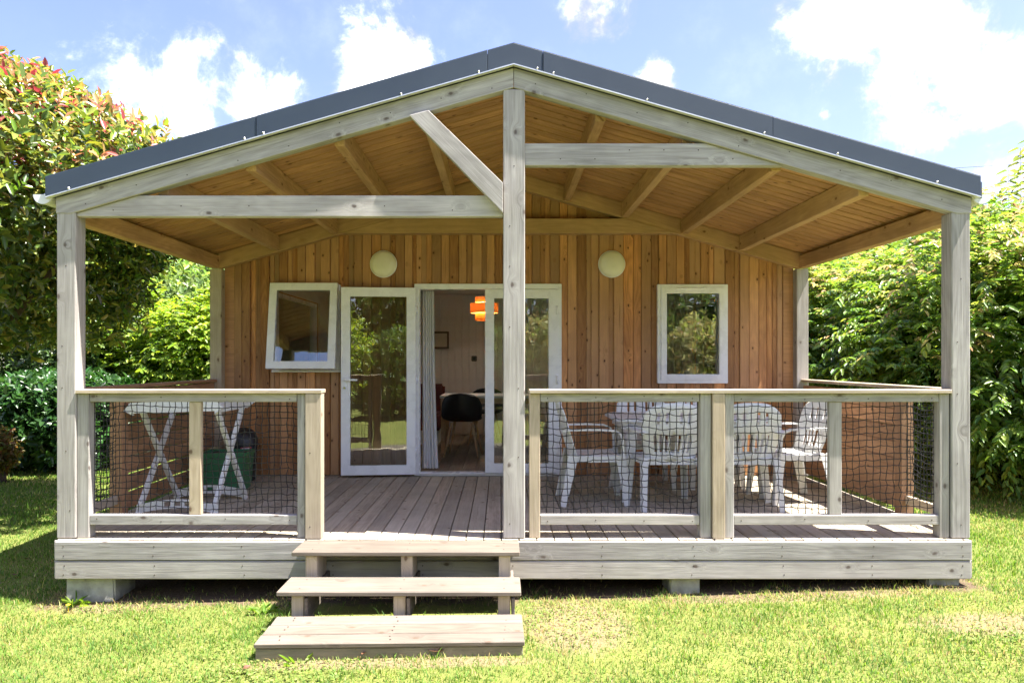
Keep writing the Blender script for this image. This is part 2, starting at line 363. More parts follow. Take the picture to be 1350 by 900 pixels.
def tube(path, radii, seg=8, cap=True):
    V = []; F = []; n = len(path); P = [Vector(p) for p in path]
    if not hasattr(radii, '__len__'): radii = [radii] * n
    prev = None
    for i in range(n):
        t = (P[min(i + 1, n - 1)] - P[max(i - 1, 0)]).normalized()
        r = Vector((0, 0, 1)) if prev is None else prev
        if abs(r.dot(t)) > 0.95: r = Vector((1, 0, 0))
        r = (r - t * r.dot(t)).normalized(); prev = r; s = t.cross(r)
        for k in range(seg):
            a = 2 * math.pi * k / seg; V.append(P[i] + (r * math.cos(a) + s * math.sin(a)) * radii[i])
    for i in range(n - 1):
        for k in range(seg): F.append([i * seg + k, i * seg + (k + 1) % seg, (i + 1) * seg + (k + 1) % seg, (i + 1) * seg + k])
    if cap: F += [list(range(seg))[::-1], [(n - 1) * seg + k for k in range(seg)]]
    return V, F
def lathe(prof, seg=24):
    V = []; F = []; n = len(prof)
    for r, z in prof:
        for k in range(seg): a = 2 * math.pi * k / seg; V.append((r * math.cos(a), r * math.sin(a), z))
    for i in range(n - 1):
        for k in range(seg): F.append([i * seg + k, i * seg + (k + 1) % seg, (i + 1) * seg + (k + 1) % seg, (i + 1) * seg + k])
    return V, F
def merge(*vf):
    V = []; F = []
    for v, f in vf:
        o = len(V); V += list(v); F += [[i + o for i in q] for q in f]
    return V, F
def copy_tree(o, parent=None):
    c = o.copy(); C.objects.link(c)
    if parent is not None: c.parent = parent
    for ch in list(o.children): copy_tree(ch, c)
    return c

# ------------------------------------------------------------------ ground
def build_ground():
    xs = np.concatenate([[-250, -120, -60, -30, -18], np.arange(-12, 12.01, 0.25), [18, 30, 60, 120, 250]])
    ys = np.concatenate([[-250, -120, -60, -30, -16], np.arange(-10, 20.01, 0.25), [26, 36, 60, 120, 250, 400]])
    X, Y = np.meshgrid(xs, ys); Z = gz(X, Y) * (np.abs(X) < 40)
    v = np.stack([X, Y, Z], -1).reshape(-1, 3); nx = len(xs); f = []
    for j in range(len(ys) - 1):
        for i in range(nx - 1): a = j * nx + i; f.append((a, a + 1, a + 1 + nx, a + nx))
    o = obj('lawn', mesh('lawn', v, f, True), 'lawn_ground'); tag(o, kind='structure', label='sunlit mown lawn round the cabin', cat='lawn')
build_ground()

# ------------------------------------------------------------------ cabin
cabin = thing('timber_cabin', 'timber cabin with a covered deck terrace and blue-grey metal roof trim', 'cabin', (XC, YW, 0))
WALL_OPEN = [(-2.42, -1.73, 1.55, 2.42), (-0.90, 0.63, DECK, 2.42), (1.69, 2.40, 1.41, 2.42)]

def box_vf(lo, hi):
    (a, b, c), (d, e, f) = lo, hi
    v = [(a, b, c), (d, b, c), (d, e, c), (a, e, c), (a, b, f), (d, b, f), (d, e, f), (a, e, f)]
    return v, [[0, 3, 2, 1], [4, 5, 6, 7], [0, 1, 5, 4], [1, 2, 6, 5], [2, 3, 7, 6], [3, 0, 4, 7]]

def build_walls():
    # core of the front wall, with its three openings
    x0, x1 = XC - 3.05, XC + 3.05; y0, y1 = YW + 0.025, YW + 0.13
    cols = sorted({x0, x1} | {e for o in WALL_OPEN for e in o[:2]}); parts = []
    for a, b in zip(cols, cols[1:]):
        op = [o for o in WALL_OPEN if o[0] <= a and b <= o[1]]
        spans = [(0.2, 2.62)] if not op else [(0.2, op[0][2]), (op[0][3], 2.62)]
        for c, d in spans: parts.append(box_vf((a, y0, c), (b, y1, d)))
    # gable above
    g = [(x0, 2.62), (x1, 2.62), (x1, zc(x1)), (XC, zc(XC)), (x0, zc(x0))]
    parts.append(([(p[0], y0, p[1]) for p in g] + [(p[0], y1, p[1]) for p in g], [[0, 1, 2, 3, 4], [9, 8, 7, 6, 5]] + [[i, (i + 1) % 5, 5 + (i + 1) % 5, 5 + i] for i in range(5)]))
    v, f = merge(*parts); wall = obj('wall', mesh('wall', v, f), 'cladding_timber', cabin)
    # cladding boards, random widths, some standing proud of their neighbours
    edges = sorted(e for o in WALL_OPEN for e in o[:2]); x = XC - 2.94; xe = XC + 2.94; i = 0
    while x < xe - 0.01:
        w = rnd.choice((0.052, 0.058, 0.085, 0.09, 0.1, 0.105)); n = x + w
        for e in edges:
            if x < e - 0.001 and n > e - 0.035: n = e; break
        n = min(n, xe)
        op = [o for o in WALL_OPEN if o[0] <= x + 0.002 and n - 0.002 <= o[1]]
        cx = (x + n) / 2; top = zc(cx) - 0.03
        spans = [(DECK + 0.008, top)] if not op else [(DECK + 0.008, op[0][2]), (op[0][3], top)]
        d = rnd.choice((-0.004, 0, 0.004, 0.010)) if n - x > 0.07 else rnd.choice((0.014, 0.018, 0.020))
        for c, e in spans:
            if e - c > 0.05: slab('plank', (x + 0.0026, YW + d, c), (n - 0.0026, YW + 0.024, e), 'cladding_timber', wall, 2, 0.003)
        x = n; i += 1
    # the other walls of the room
    y1 = YEND
    sw = [box_vf((XC - 3.05, YW + 0.135, 0.2), (XC - 2.93, 8.5, 2.8)), box_vf((XC - 3.05, 8.5, 0.2), (XC - 2.93, 11.2, 1.0)), box_vf((XC - 3.05, 8.5, 2.5), (XC - 2.93, 11.2, 2.8)), box_vf((XC - 3.05, 11.2, 0.2), (XC - 2.93, y1, 2.8))]
    v, f = merge(*sw); obj('wall', mesh('wall', v, f), 'cladding_timber', cabin)
    sw = [box_vf((XC + 2.93, YW + 0.135, 0.2), (XC + 3.05, 8.5, 2.8)), box_vf((XC + 2.93, 8.5, 0.2), (XC + 3.05, 11.2, 1.0)), box_vf((XC + 2.93, 8.5, 2.5), (XC + 3.05, 11.2, 2.8)), box_vf((XC + 2.93, 11.2, 0.2), (XC + 3.05, y1, 2.8))]
    v, f = merge(*sw); obj('wall', mesh('wall', v, f), 'cladding_timber', cabin)
    g = [(XC - 3.05, 0.2), (XC + 3.05, 0.2), (XC + 3.05, zc(XC + 3.05)), (XC, zc(XC)), (XC - 3.05, zc(XC - 3.05))]
    back = obj('wall', mesh('wall', [(p[0], y1 + 0.002, p[1]) for p in g] + [(p[0], y1 + 0.12, p[1]) for p in g], [[0, 1, 2, 3, 4], [9, 8, 7, 6, 5]] + [[i, (i + 1) % 5, 5 + (i + 1) % 5, 5 + i] for i in range(5)]), 'interior_white', cabin)
    # white boarded lining of the far room wall
    x = XC - 2.9
    while x < XC + 2.88:
        slab('panel', (x + 0.002, y1 - 0.02, 0.43), (x + 0.113, y1, 2.69), 'interior_white', back, 2, 0.004); x += 0.115
    # unseen white linings, added to bounce light indoors; floor and ceiling of the room
    for sx in (-1, 1):
        xa = XC + sx * 2.928; xb = XC + sx * 2.90; lo, hi = min(xa, xb), max(xa, xb)
        v, f = merge(box_vf((lo, YW + 0.16, 0.43), (hi, 8.49, 2.69)), box_vf((lo, 8.49, 0.43), (hi, 11.21, 0.985)), box_vf((lo, 8.49, 2.515), (hi, 11.21, 2.69)), box_vf((lo, 11.21, 0.43), (hi, y1 - 0.03, 2.69))); obj('lining', mesh('lining', v, f), 'interior_white', cabin)
    parts = []
    for a, b in zip(cols, cols[1:]):
        op = [o for o in WALL_OPEN if o[0] <= a and b <= o[1]]
        for c, d in ([(0.43, 2.69)] if not op else [(0.43, op[0][2]), (op[0][3], 2.69)]):
            if d > c: parts.append(box_vf((max(a, XC - 2.89), YW + 0.132, c), (min(b, XC + 2.89), YW + 0.15, d)))
    v, f = merge(*parts); obj('lining', mesh('lining', v, f), 'interior_white', cabin)
    v, f = box_vf((XC - 2.925, YW + 0.135, 2.7), (XC + 2.925, y1 - 0.001, 2.76)); obj('ceiling', mesh('ceiling', v, f), 'interior_white', cabin)
    fl = slab('floor', (XC - 2.925, YW + 0.02, 0.30), (XC + 2.925, y1 - 0.001, 0.412), 'floor_timber', cabin, 1, 0)
    x = XC - 2.9
    while x < XC + 2.85:
        slab('floorboard', (x, YW + 0.14, 0.412), (x + 0.146, y1 - 0.03, 0.424), 'floor_timber', fl, 1, 0.002); x += 0.149
    for s, ya, yb in ((-1, 8.5, 11.2), (1, 8.5, 11.2)):  # unseen side windows, added and made large to let daylight into the room
        xx = XC + s * 2.99
        fr = [box_vf((xx - 0.05, ya - 0.01, 0.99), (xx + 0.05, yb + 0.01, 1.05)), box_vf((xx - 0.05, ya - 0.01, 2.45), (xx + 0.05, yb + 0.01, 2.51)), box_vf((xx - 0.049, ya - 0.01, 1.052), (xx + 0.049, ya + 0.05, 2.448)), box_vf((xx - 0.049, yb - 0.05, 1.052), (xx + 0.049, yb + 0.01, 2.448))]
        v, f = merge(*fr); w = obj('window', mesh('window', v, f), 'white_pvc', cabin)
        v, f = box_vf((xx - 0.006, ya + 0.05, 1.052), (xx + 0.006, yb - 0.05, 2.448)); obj('pane', mesh('pane', v, f), 'glass', w)
build_walls()

def frame_mesh(x0, x1, z0, z1, w, y0, y1, wb=None):
    """ring frame with mitre-free butt joints, bevelled"""
    wb = wb or w; bm = bmesh.new()
    o = [(x0, z0), (x1, z0), (x1, z1), (x0, z1)]; i = [(x0 + w, z0 + wb), (x1 - w, z0 + wb), (x1 - w, z1 - w), (x0 + w, z1 - w)]
    vo = [[bm.verts.new((p[0], y, p[1])) for p in o] for y in (y0, y1)]; vi = [[bm.verts.new((p[0], y, p[1])) for p in i] for y in (y0, y1)]
    for k in range(4):
        n = (k + 1) % 4
        bm.faces.new((vo[0][k], vo[0][n], vi[0][n], vi[0][k])); bm.faces.new((vo[1][n], vo[1][k], vi[1][k], vi[1][n]))
        bm.faces.new((vo[0][n], vo[0][k], vo[1][k], vo[1][n])); bm.faces.new((vi[0][k], vi[0][n], vi[1][n], vi[1][k]))
    bm.normal_update(); ed = [e for e in bm.edges if len(e.link_faces) == 2 and e.calc_face_angle(0) > 0.5]
    bmesh.ops.bevel(bm, geom=ed, offset=0.004, segments=2, affect='EDGES')
    return bm_mesh(bm, 'frame')

def build_openings():
    # fixed window
    w = obj('window', frame_mesh(1.67, 2.42, 1.386, 2.44, 0.045, YW - 0.03, YW + 0.09), 'white_pvc', cabin)
    obj('sash', frame_mesh(1.705, 2.385, 1.421, 2.405, 0.062, YW - 0.045, YW + 0.04), 'white_pvc', w)
    v, f = box_vf((1.765, YW - 0.01, 1.48), (2.325, YW - 0.002, 2.345)); obj('pane', mesh('pane', v, f), 'glass', w)
    slab('vent', (1.87, YW - 0.052, 2.385), (2.18, YW - 0.03, 2.401), 'white_pvc', w, 0, 0.003)
    # awning window, hinged at the top and pushed open
    w = obj('window', frame_mesh(-2.44, -1.71, 1.53, 2.44, 0.045, YW - 0.02, YW + 0.09), 'white_pvc', cabin)
    piv = Vector((-2.075, YW - 0.03, 2.43)); rot = Matrix.Translation(piv) @ Matrix.Rotation(R(-9.5), 4, 'X')
    me = frame_mesh(-0.365, 0.352, -0.905, 0.012, 0.078, -0.055, 0.0); s = obj('sash', me, 'white_pvc', w, rot)
    v, f = box_vf((-0.29, -0.03, -0.83), (0.277, -0.022, -0.065)); obj('pane', mesh('pane', v, f), 'glass', w, rot)
    slab('sill', (-2.43, YW - 0.06, 1.505), (-1.70, YW + 0.0, 1.528), 'white_pvc', w, 0, 0.003)
    # double glazed door: frame, fixed leaf, leaf folded back against the cladding
    d = obj('door', frame_mesh(-0.92, 0.65, DECK + 0.004, 2.445, 0.055, YW - 0.03, YW + 0.10, 0.03), 'white_pvc', cabin)
    lf = obj('door_leaf', frame_mesh(-0.165, 0.605, DECK + 0.036, 2.385, 0.095, YW - 0.045, YW + 0.015, 0.10), 'white_pvc', d)
    v, f = box_vf((-0.075, YW - 0.018, DECK + 0.13), (0.515, YW - 0.01, 2.295)); obj('pane', mesh('pane', v, f), 'glass', d)
    for z in (0.62, 1.38, 2.12):
        v, f = tube([(0.60, YW - 0.05, z), (0.60, YW - 0.05, z + 0.09)], 0.011, 8); obj('hinge', mesh('hinge', v, f, True), 'white_pvc', d)
        v, f = tube([(-0.895, YW - 0.05, z), (-0.895, YW - 0.05, z + 0.09)], 0.011, 8); obj('hinge', mesh('hinge', v, f, True), 'white_pvc', d)
    slab('threshold', (-0.86, YW - 0.055, DECK + 0.004), (0.6, YW - 0.032, DECK + 0.03), 'aluminium', d, 0, 0.003)
    piv = Vector((-0.90, YW - 0.055, 0)); rot = Matrix.Translation(piv) @ Matrix.Rotation(R(5.0), 4, 'Z')
    leaf = obj('door_leaf', frame_mesh(-0.775, 0.0, DECK + 0.03, 2.395, 0.095, -0.06, 0.0, 0.10), 'white_pvc', d, rot)
    v, f = box_vf((-0.685, -0.034, DECK + 0.125), (-0.09, -0.026, 2.305)); obj('pane', mesh('pane', v, f), 'glass', d, rot)
    h1 = sweep([(-0.735, -0.062, 1.43), (-0.735, -0.105, 1.43), (-0.725, -0.112, 1.43), (-0.60, -0.112, 1.428)], [0.022, 0.022, 0.02, 0.018], 0.016, (0, 0, 1))
    h2 = box_vf((-0.753, -0.068, 1.29), (-0.717, -0.0605, 1.49)); h3 = tube([(-0.735, -0.07, 1.33), (-0.735, -0.075, 1.33)], 0.011, 10)
    v, f = merge(h1, h2, h3); obj('handle', mesh('handle', v, f), 'white_pvc', d, rot)
    v, f = lathe([(0.0, -0.002), (0.012, -0.002), (0.012, 0.012), (0, 0.012)], 10); obj('lock', mesh('lock', v, f), 'steel', d, rot @ Matrix.Translation((-0.735, -0.07, 1.345)) @ Matrix.Rotation(R(90), 4, 'X'))
build_openings()

def build_roof():
    x0, x1 = XC - 3.22, XC + 3.22; ya, yb = 4.955, YEND + 0.3
    def zt(x): return zc(x) + 0.03
    prof = [(x0, zt(x0)), (XC, zt(XC)), (x1, zt(x1)), (x1, zt(x1) + 0.11), (XC, zt(XC) + 0.125), (x0, zt(x0) + 0.11)]
    n = 6; v = [(p[0], ya, p[1]) for p in prof] + [(p[0], yb, p[1]) for p in prof]
    f = [[0, 1, 4, 5], [1, 2, 3, 4], [11, 10, 7, 6], [10, 9, 8, 7]] + [[i, n + i, n + (i + 1) % n, (i + 1) % n] for i in range(n)]
    roof = obj('roof', mesh('roof', v, f), 'anthracite', cabin)
    # soffit boards run down the slope, one after another from front to wall
    w = 0.1265; y = 5.045; k = 0
    while y < YW - 0.02:
        for s in (-1, 1):
            xa, xb = XC + s * 0.004, XC + s * (3.12)
            a = Vector((xa, y + w / 2, zc(xa) + 0.012)); b = Vector((xb, y + w / 2, zc(xb) + 0.012))
            beam('soffit_board', a, b, w - 0.015 - rnd.random() * 0.004, 0.02, 'ceiling_timber', roof, (0, 0, 1), 0.002)
        y += w; k += 1
    # purlins
    for s in (-1, 1):
        for off in (0.61, 1.22, 1.84, 2.455):
            x = XC + s * off; z1 = zc(x) - 0.002
            sl = s * -TAN; hw = 0.036
            pts = [(x - hw, zc(x) - 0.15), (x + hw, zc(x) - 0.15), (x + hw, zc(x + hw) - 0.003), (x - hw, zc(x - hw) - 0.003)]
            m = Matrix.Translation((x, 0, zc(x) - 0.07))
            ya, yb = 5.052, YB - 0.052
            cx, cz = x, zc(x) - 0.075
            v = [(0, 0, 0)] * 8
            v = [((ya - yb) / 2, p[0] - cx, p[1] - cz) for p in pts] + [((yb - ya) / 2, p[0] - cx, p[1] - cz) for p in pts]
            # local x runs along the purlin
            f = [[0, 1, 2, 3], [7, 6, 5, 4]] + [[i, 4 + i, 4 + (i + 1) % 4, (i + 1) % 4] for i in range(4)]
            bm = bmesh.new(); vs = [bm.verts.new(q) for q in v]
            for q in f: bm.faces.new([vs[i] for i in q])
            bmesh.ops.bevel(bm, geom=list(bm.edges), offset=0.004, segments=1, affect='EDGES')
            b = Matrix(((0, 1, 0, cx), (1, 0, 0, (ya + yb) / 2), (0, 0, 1, cz), (0, 0, 0, 1)))
            me = bm_mesh(bm, 'purlin'); me.flip_normals()
            obj('purlin', me, 'purlin_timber', roof, b)
    # eave beams along both sides
    for s in (-1, 1):
        x = XC + s * 3.095
        slab('eave_beam', (x - 0.045, 5.10, 2.60), (x + 0.045, YB - 0.003, zc(x) - 0.02), 'purlin_timber', roof, 1)
    # rear rafters and tie against the wall
    for s in (-1, 1):
        xe = XC + s * 3.06
        pts = [(XC + s * 0.002, zc(XC) - 0.004), (xe, zc(xe) - 0.004), (xe, zc(xe) - 0.165), (XC + s * 0.002, zc(XC) - 0.165)]
        prism('rafter', pts, YB - 0.05, YB + 0.04, 'purlin_timber', roof, -s * math.atan(TAN))
    def xr(z, d=0.165): return (3.63 - d - z) / TAN
    z0, z1 = 2.965, 3.12
    pts = [(XC - xr(z0) - 0.02, z0), (XC + xr(z0) + 0.02, z0), (XC + xr(z1), z1), (XC - xr(z1), z1)]
    prism('tie_beam', pts, YB - 0.06, YB + 0.045, 'purlin_timber', roof, 0)
    # front rafters
    ZR = 3.646; DV = 0.137
    def zf(x): return ZR - TAN * abs(x - XC)
    for s in (-1, 1):
        xe = XC + s * HW
        pts = [(XC + s * 0.0015, ZR), (xe, zf(xe)), (xe, zf(xe) - DV + 0.03), (XC + s * (HW - 0.1), zf(XC + s * (HW - 0.1)) - DV), (XC + s * 0.0015, ZR - DV)]
        prism('rafter', pts, 4.965, 5.045, 'grey_timber', roof, -s * math.atan(TAN))
    zb = ZR - DV
    # left tie, low; right tie, high; brace lapped over the left tie
    a, b = 2.625, 2.77
    xl = lambda z: XC - (zb - z) / TAN
    prism('tie_beam', [(-2.93, a), (XC - 0.074, a), (XC - 0.074, b), (xl(b) + 0.004, b), (-2.93, max(a + 0.01, zb - TAN * (XC + 2.93) - 0.003))], 4.985, 5.05, 'grey_timber', roof, 0)
    a, b = 2.977, 3.13
    xrr = lambda z: XC + (zb - z) / TAN
    prism('tie_beam', [(XC + 0.074, a), (xrr(a) - 0.004, a), (xrr(b) - 0.004, b), (XC + 0.074, b)], 4.985, 5.05, 'grey_timber', roof, 0)
    def P(px, py): return ((px - 660) / 190.4, EYE + (475 - py) / 190.4)
    pts = [P(666, 283), P(666, 244), P(566, 149.5), P(541, 156)]
    pts = [(min(p[0], XC - 0.0745), p[1]) for p in pts]
    prism('brace', pts, 4.925, 4.982, 'grey_timber', roof, -R(45))
    # verge trim in lapped lengths, with a pale drip edge and screws
    yt = 4.925
    def ztop(x): return ZR + 0.152 - TAN * abs(x - XC) * 1.004
    J = [-3.115, -1.67, -0.09, 0.29, 1.86, 3.285]
    for i in range(5):
        a, b = J[i], J[i + 1]; g = 0.0015; lift = 0.004 * (i % 2)
        lo = lambda x: ZR + 0.010 - TAN * abs(x - XC)
        if i == 2: pts = [(a + g, lo(a)), (XC, lo(XC)), (b - g, lo(b)), (b - g, ztop(b)), (XC, ztop(XC)), (a + g, ztop(a))]
        else: pts = [(a + g, lo(a)), (b - g, lo(b)), (b - g, ztop(b)), (a + g, ztop(a))]
        prism('verge_trim', pts, yt - lift, 4.953, 'anthracite', roof, 0, 0.002)
        # the flange folded back over the roof sheet
        vv = []; seg = [a + g, XC, b - g] if i == 2 else [a + g, b - g]
        for x in seg: vv += [(x, yt - lift + 0.002, ztop(x)), (x, yt + 0.16, ztop(x)), (x, yt - lift + 0.002, ztop(x) + 0.004), (x, yt + 0.16, ztop(x) + 0.004)]
        ff = []
        for q in range(len(seg) - 1):
            o = 4 * q; ff += [[o, o + 4, o + 5, o + 1], [o + 2, o + 3, o + 7, o + 6], [o, o + 2, o + 6, o + 4], [o + 1, o + 5, o + 7, o + 3]]
        obj('verge_flange', mesh('verge_flange', vv, ff), 'anthracite', roof)
    for s in (-1, 1):
        xe = -3.11 if s < 0 else 3.28
        pts = [(XC, ZR + 0.003), (xe, ZR + 0.003 - TAN * abs(xe - XC)), (xe, ZR + 0.0095 - TAN * abs(xe - XC)), (XC, ZR + 0.0095)]
        prism('drip_edge', pts, 4.915, 4.955, 'aluminium', roof, 0, 0)
    sc_me = mesh('screw', *lathe([(0.0, 0.0), (0.009, 0.0), (0.010, 0.003), (0.007, 0.005), (0.006, 0.010), (0.0, 0.011)], 8), True)
    for x in (-2.95, -1.75, -1.62, -0.68, -0.15, 0.25, 0.36, 1.0, 1.80, 2.3, 2.98):
        z = ZR + 0.022 - TAN * abs(x - XC)
        obj('screw', sc_me, 'steel', roof, Matrix.Translation((x, yt - 0.003, z)) @ Matrix.Rotation(R(90), 4, 'X'))
    # half-round gutters
    for s in (-1, 1):
        ex = -3.155 if s < 0 else 3.315; ez = zf(XC + s * 3.2) + 0.035; r = 0.062
        prof = [(ex + math.cos(a) * r, ez + math.sin(a) * r) for a in np.linspace(math.pi, 2 * math.pi, 11)] + [(ex + math.cos(a) * (r - 0.004), ez + math.sin(a) * (r - 0.004)) for a in np.linspace(2 * math.pi, math.pi, 11)]
        n = len(prof); ya, yb = 4.965, YEND + 0.25
        v = [(p[0], ya, p[1]) for p in prof] + [(p[0], yb, p[1]) for p in prof]
        f = [[i, (i + 1) % n, n + (i + 1) % n, n + i] for i in range(n)]
        v2 = [(ex + math.cos(a) * (r + 0.004), ya - 0.002, ez + math.sin(a) * (r + 0.004)) for a in np.linspace(math.pi, 2 * math.pi, 13)]
        v3 = [(p[0], ya + 0.008, p[2]) for p in v2]; k = len(v2)
        cap = (v2 + v3, [list(range(k)), list(range(2 * k - 1, k - 1, -1))] + [[i, k + i, k + (i + 1) % k, (i + 1) % k] for i in range(k)])
        v, f = merge((v, f), cap); obj('gutter', mesh('gutter', v, f), 'zinc_white', roof)
build_roof()

def build_posts():
    t = 'grey_timber'
    for s, x0, x1 in ((-1, -3.063, -2.932), (1, 3.112, 3.240)):
        slab('post', (x0, 4.97, DECK + 0.004), (x1, 5.095, 2.652), t, cabin, 2, 0.006)
    slab('post', (XC - 0.072, 4.97, DECK + 0.004), (XC + 0.078, 5.095, 3.50), t, cabin, 2, 0.006)
    slab('post', (-3.08, YB, DECK + 0.004), (-2.955, YB + 0.12, 2.60), 'tan_timber', cabin, 2, 0.006)
    slab('post', (3.135, YB, DECK + 0.004), (3.26, YB + 0.12, 2.60), t, cabin, 2, 0.006)
build_posts()

def build_deck():
    # joists and bearers below
    parts = [box_vf((x - 0.025, 4.985, 0.20), (x + 0.025, YW - 0.01, 0.369)) for x in np.linspace(-3.0, 3.2, 12)]
    parts += [box_vf((-3.05, y, 0.135), (3.24, y + 0.08, 0.198)) for y in (5.1, 6.3, 7.5)]
    v, f = merge(*parts); deck = obj('deck', mesh('deck', v, f), 'skirt_timber', cabin)
    x = -3.056; w = 0.1224
    while x < 3.23 - 0.03:
        slab('deck_board', (x + 0.0032, 4.962 - rnd.random() * 0.004, 0.371), (min(x + w, 3.228) - 0.0032, YW - 0.004, DECK + rnd.uniform(-0.0012, 0.0012)), 'deck_timber', deck, 1, 0.004); x += w
    for z0, z1, b in ((0.264, 0.392, 0), (0.135, 0.258, 0.002)):
        slab('fascia_board', (-3.052, 4.928 + b, z0), (3.222, 4.958, z1), 'grey_timber', deck, 0, 0.005)
        slab('fascia_board', (-3.074, 4.960, z0), (-3.056, YW, z1), 'grey_timber', deck, 1, 0.003)
        slab('fascia_board', (3.228, 4.960, z0), (3.246, YW, z1), 'grey_timber', deck, 1, 0.003)
build_deck()

def net_vf(x0, x1, z0, z1, pitch, seed, rad=0.0029):
    """knotted square netting hung in the x,z plane: sagging strands with small knots"""
    r = np.random.default_rng(seed)
    nx = max(2, round((x1 - x0) / pitch)); nz = max(2, round((z1 - z0) / pitch))
    gx = np.linspace(x0, x1, nx + 1); gzz = np.linspace(z0, z1, nz + 1)
    X, Z = np.meshgrid(gx, gzz); J = r.normal(0, pitch * 0.085, X.shape); K = r.normal(0, pitch * 0.085, X.shape); Y = r.normal(0, 0.004, X.shape)
    ed = np.ones_like(X); ed[0] = ed[-1] = 0; ed[:, 0] = ed[:, -1] = 0
    sag = -pitch * 0.22 * np.sin((X - x0) / (x1 - x0) * math.pi * 3 + seed) * ed
    X = X + J * ed; Z = Z + (K + sag) * ed; Y = Y * ed
    out = []
    for j in range(nz + 1):
        path = []
        for i in range(nx + 1):
            path.append((X[j, i], Y[j, i], Z[j, i]))
            if i < nx: path.append(((X[j, i] + X[j, i + 1]) / 2, (Y[j, i] + Y[j, i + 1]) / 2, (Z[j, i] + Z[j, i + 1]) / 2 - pitch * 0.05))
        out.append(tube(path, rad, 4, False))
    for i in range(nx + 1): out.append(tube([(X[j, i], Y[j, i], Z[j, i]) for j in range(nz + 1)], rad, 4, False))
    for j in range(nz + 1):
        for i in range(nx + 1):
            c = (X[j, i], Y[j, i], Z[j, i]); k = rad * 1.9
            V = [(c[0] + k, c[1], c[2]), (c[0] - k, c[1], c[2]), (c[0], c[1] + k, c[2]), (c[0], c[1] - k, c[2]), (c[0], c[1], c[2] + k), (c[0], c[1], c[2] - k)]
            out.append((V, [[0, 2, 4], [2, 1, 4], [1, 3, 4], [3, 0, 4], [2, 0, 5], [1, 2, 5], [3, 1, 5], [0, 3, 5]]))
    return merge(*out)

def build_rails():
    g, tn = 'grey_timber', 'tan_timber'
    X = lambda px: (px - 660) / 190.0
    T0, T1 = 1.343, 1.402; B0, B1 = 0.493, 0.560; CT = 1.430
    # front railing beside the steps, then the one beyond the middle post
    for k, (cap0, cap1, posts, rails) in enumerate((
            (X(104), X(426), [(103, 119, g, 4.985), (249, 265, tn, 5.0), (392.5, 403, g, 4.985), (404, 425.5, tn, 4.962)], [(119, 392)]),
            (X(697.5), X(1250), [(697.5, 712, tn, 4.985), (922.5, 937, g, 4.985), (937.5, 954, tn, 4.962), (954.5, 967, g, 4.985), (1093.5, 1110, g, 5.0), (1237, 1250, g, 4.985)], [(712, 922), (967, 1237)]))):
        rail = slab('railing', (cap0, 4.955, T1 + 0.001), (cap1, 5.075, CT), tn, cabin, 0, 0.004)
        for a, b, m, y in posts:
            mid = y == 5.0
            if mid: slab('post', (X(a), y, B1 + 0.001), (X(b), y + 0.04, T0 - 0.001), m, rail, 2)
            else: slab('post', (X(a) + 0.0008, y, DECK + 0.003), (X(b) - 0.0008, y + 0.085, T1 - 0.0005), m, rail, 2)
        for a, b in rails:
            slab('rail', (X(a) + 0.001, 4.99, T0), (X(b) - 0.001, 5.055, T1 - 0.001), g, rail, 0)
            slab('rail', (X(a) + 0.001, 4.99, B0), (X(b) - 0.001, 5.055, B1), g, rail, 0)
            v, f = net_vf(X(a), X(b), B1 - 0.005, T0 + 0.005, 0.0475 if k else 0.0435, 3 + k + int(a))
            obj('net', mesh('net', v, f, True), 'net_black', rail, Matrix.Translation((0, 5.052, 0)))
    # side railings: boarded against the wall, netted towards the front
    for s, xi in ((-1, -3.03), (1, 3.205)):
        xo = xi + s * 0.04; lo, hi = min(xi, xo), max(xi, xo)
        rail = slab('railing', (min(xi - 0.03 * s, xo + 0.035 * s), 5.10, T1 + 0.001), (max(xi - 0.03 * s, xo + 0.035 * s), YB - 0.002, CT + 0.001), 'tan_timber' if s > 0 else 'screen_timber', cabin, 1)
        yp = 5.76
        slab('post', (lo - 0.03, yp - 0.05, DECK + 0.003), (hi + 0.03, yp + 0.05, T1 - 0.001), 'screen_timber', rail, 2)
        slab('rail', (lo, 5.10, T0), (hi, yp - 0.052, T1 - 0.001), 'grey_timber', rail, 1); slab('rail', (lo, 5.10, B0), (hi, yp - 0.052, B1), 'tan_timber', rail, 1)
        v, f = net_vf(0, yp - 0.05 - 5.10, B1 - 0.005, T0 + 0.005, 0.045, 20 + s)
        obj('net', mesh('net', v, f, True), 'net_black', rail, Matrix.Translation(((lo + hi) / 2, 5.10, 0)) @ Matrix.Rotation(R(90), 4, 'Z'))
        z = 0.445 if s > 0 else 0.43; h = 0.127; gap = 0.006 if s > 0 else 0.012; xx = xi - s * 0.002
        k = 0
        while z < T1 - 0.05:
            z2 = min(z + h, T1 - 0.004)
            slab('plank', (min(xx, xx + s * 0.028), yp + 0.052, z), (max(xx, xx + s * 0.028), YB - 0.004, z2), 'screen_timber', rail, 1); z += h + gap * (0.6 + rnd.random() * 0.8); k += 1
build_rails()

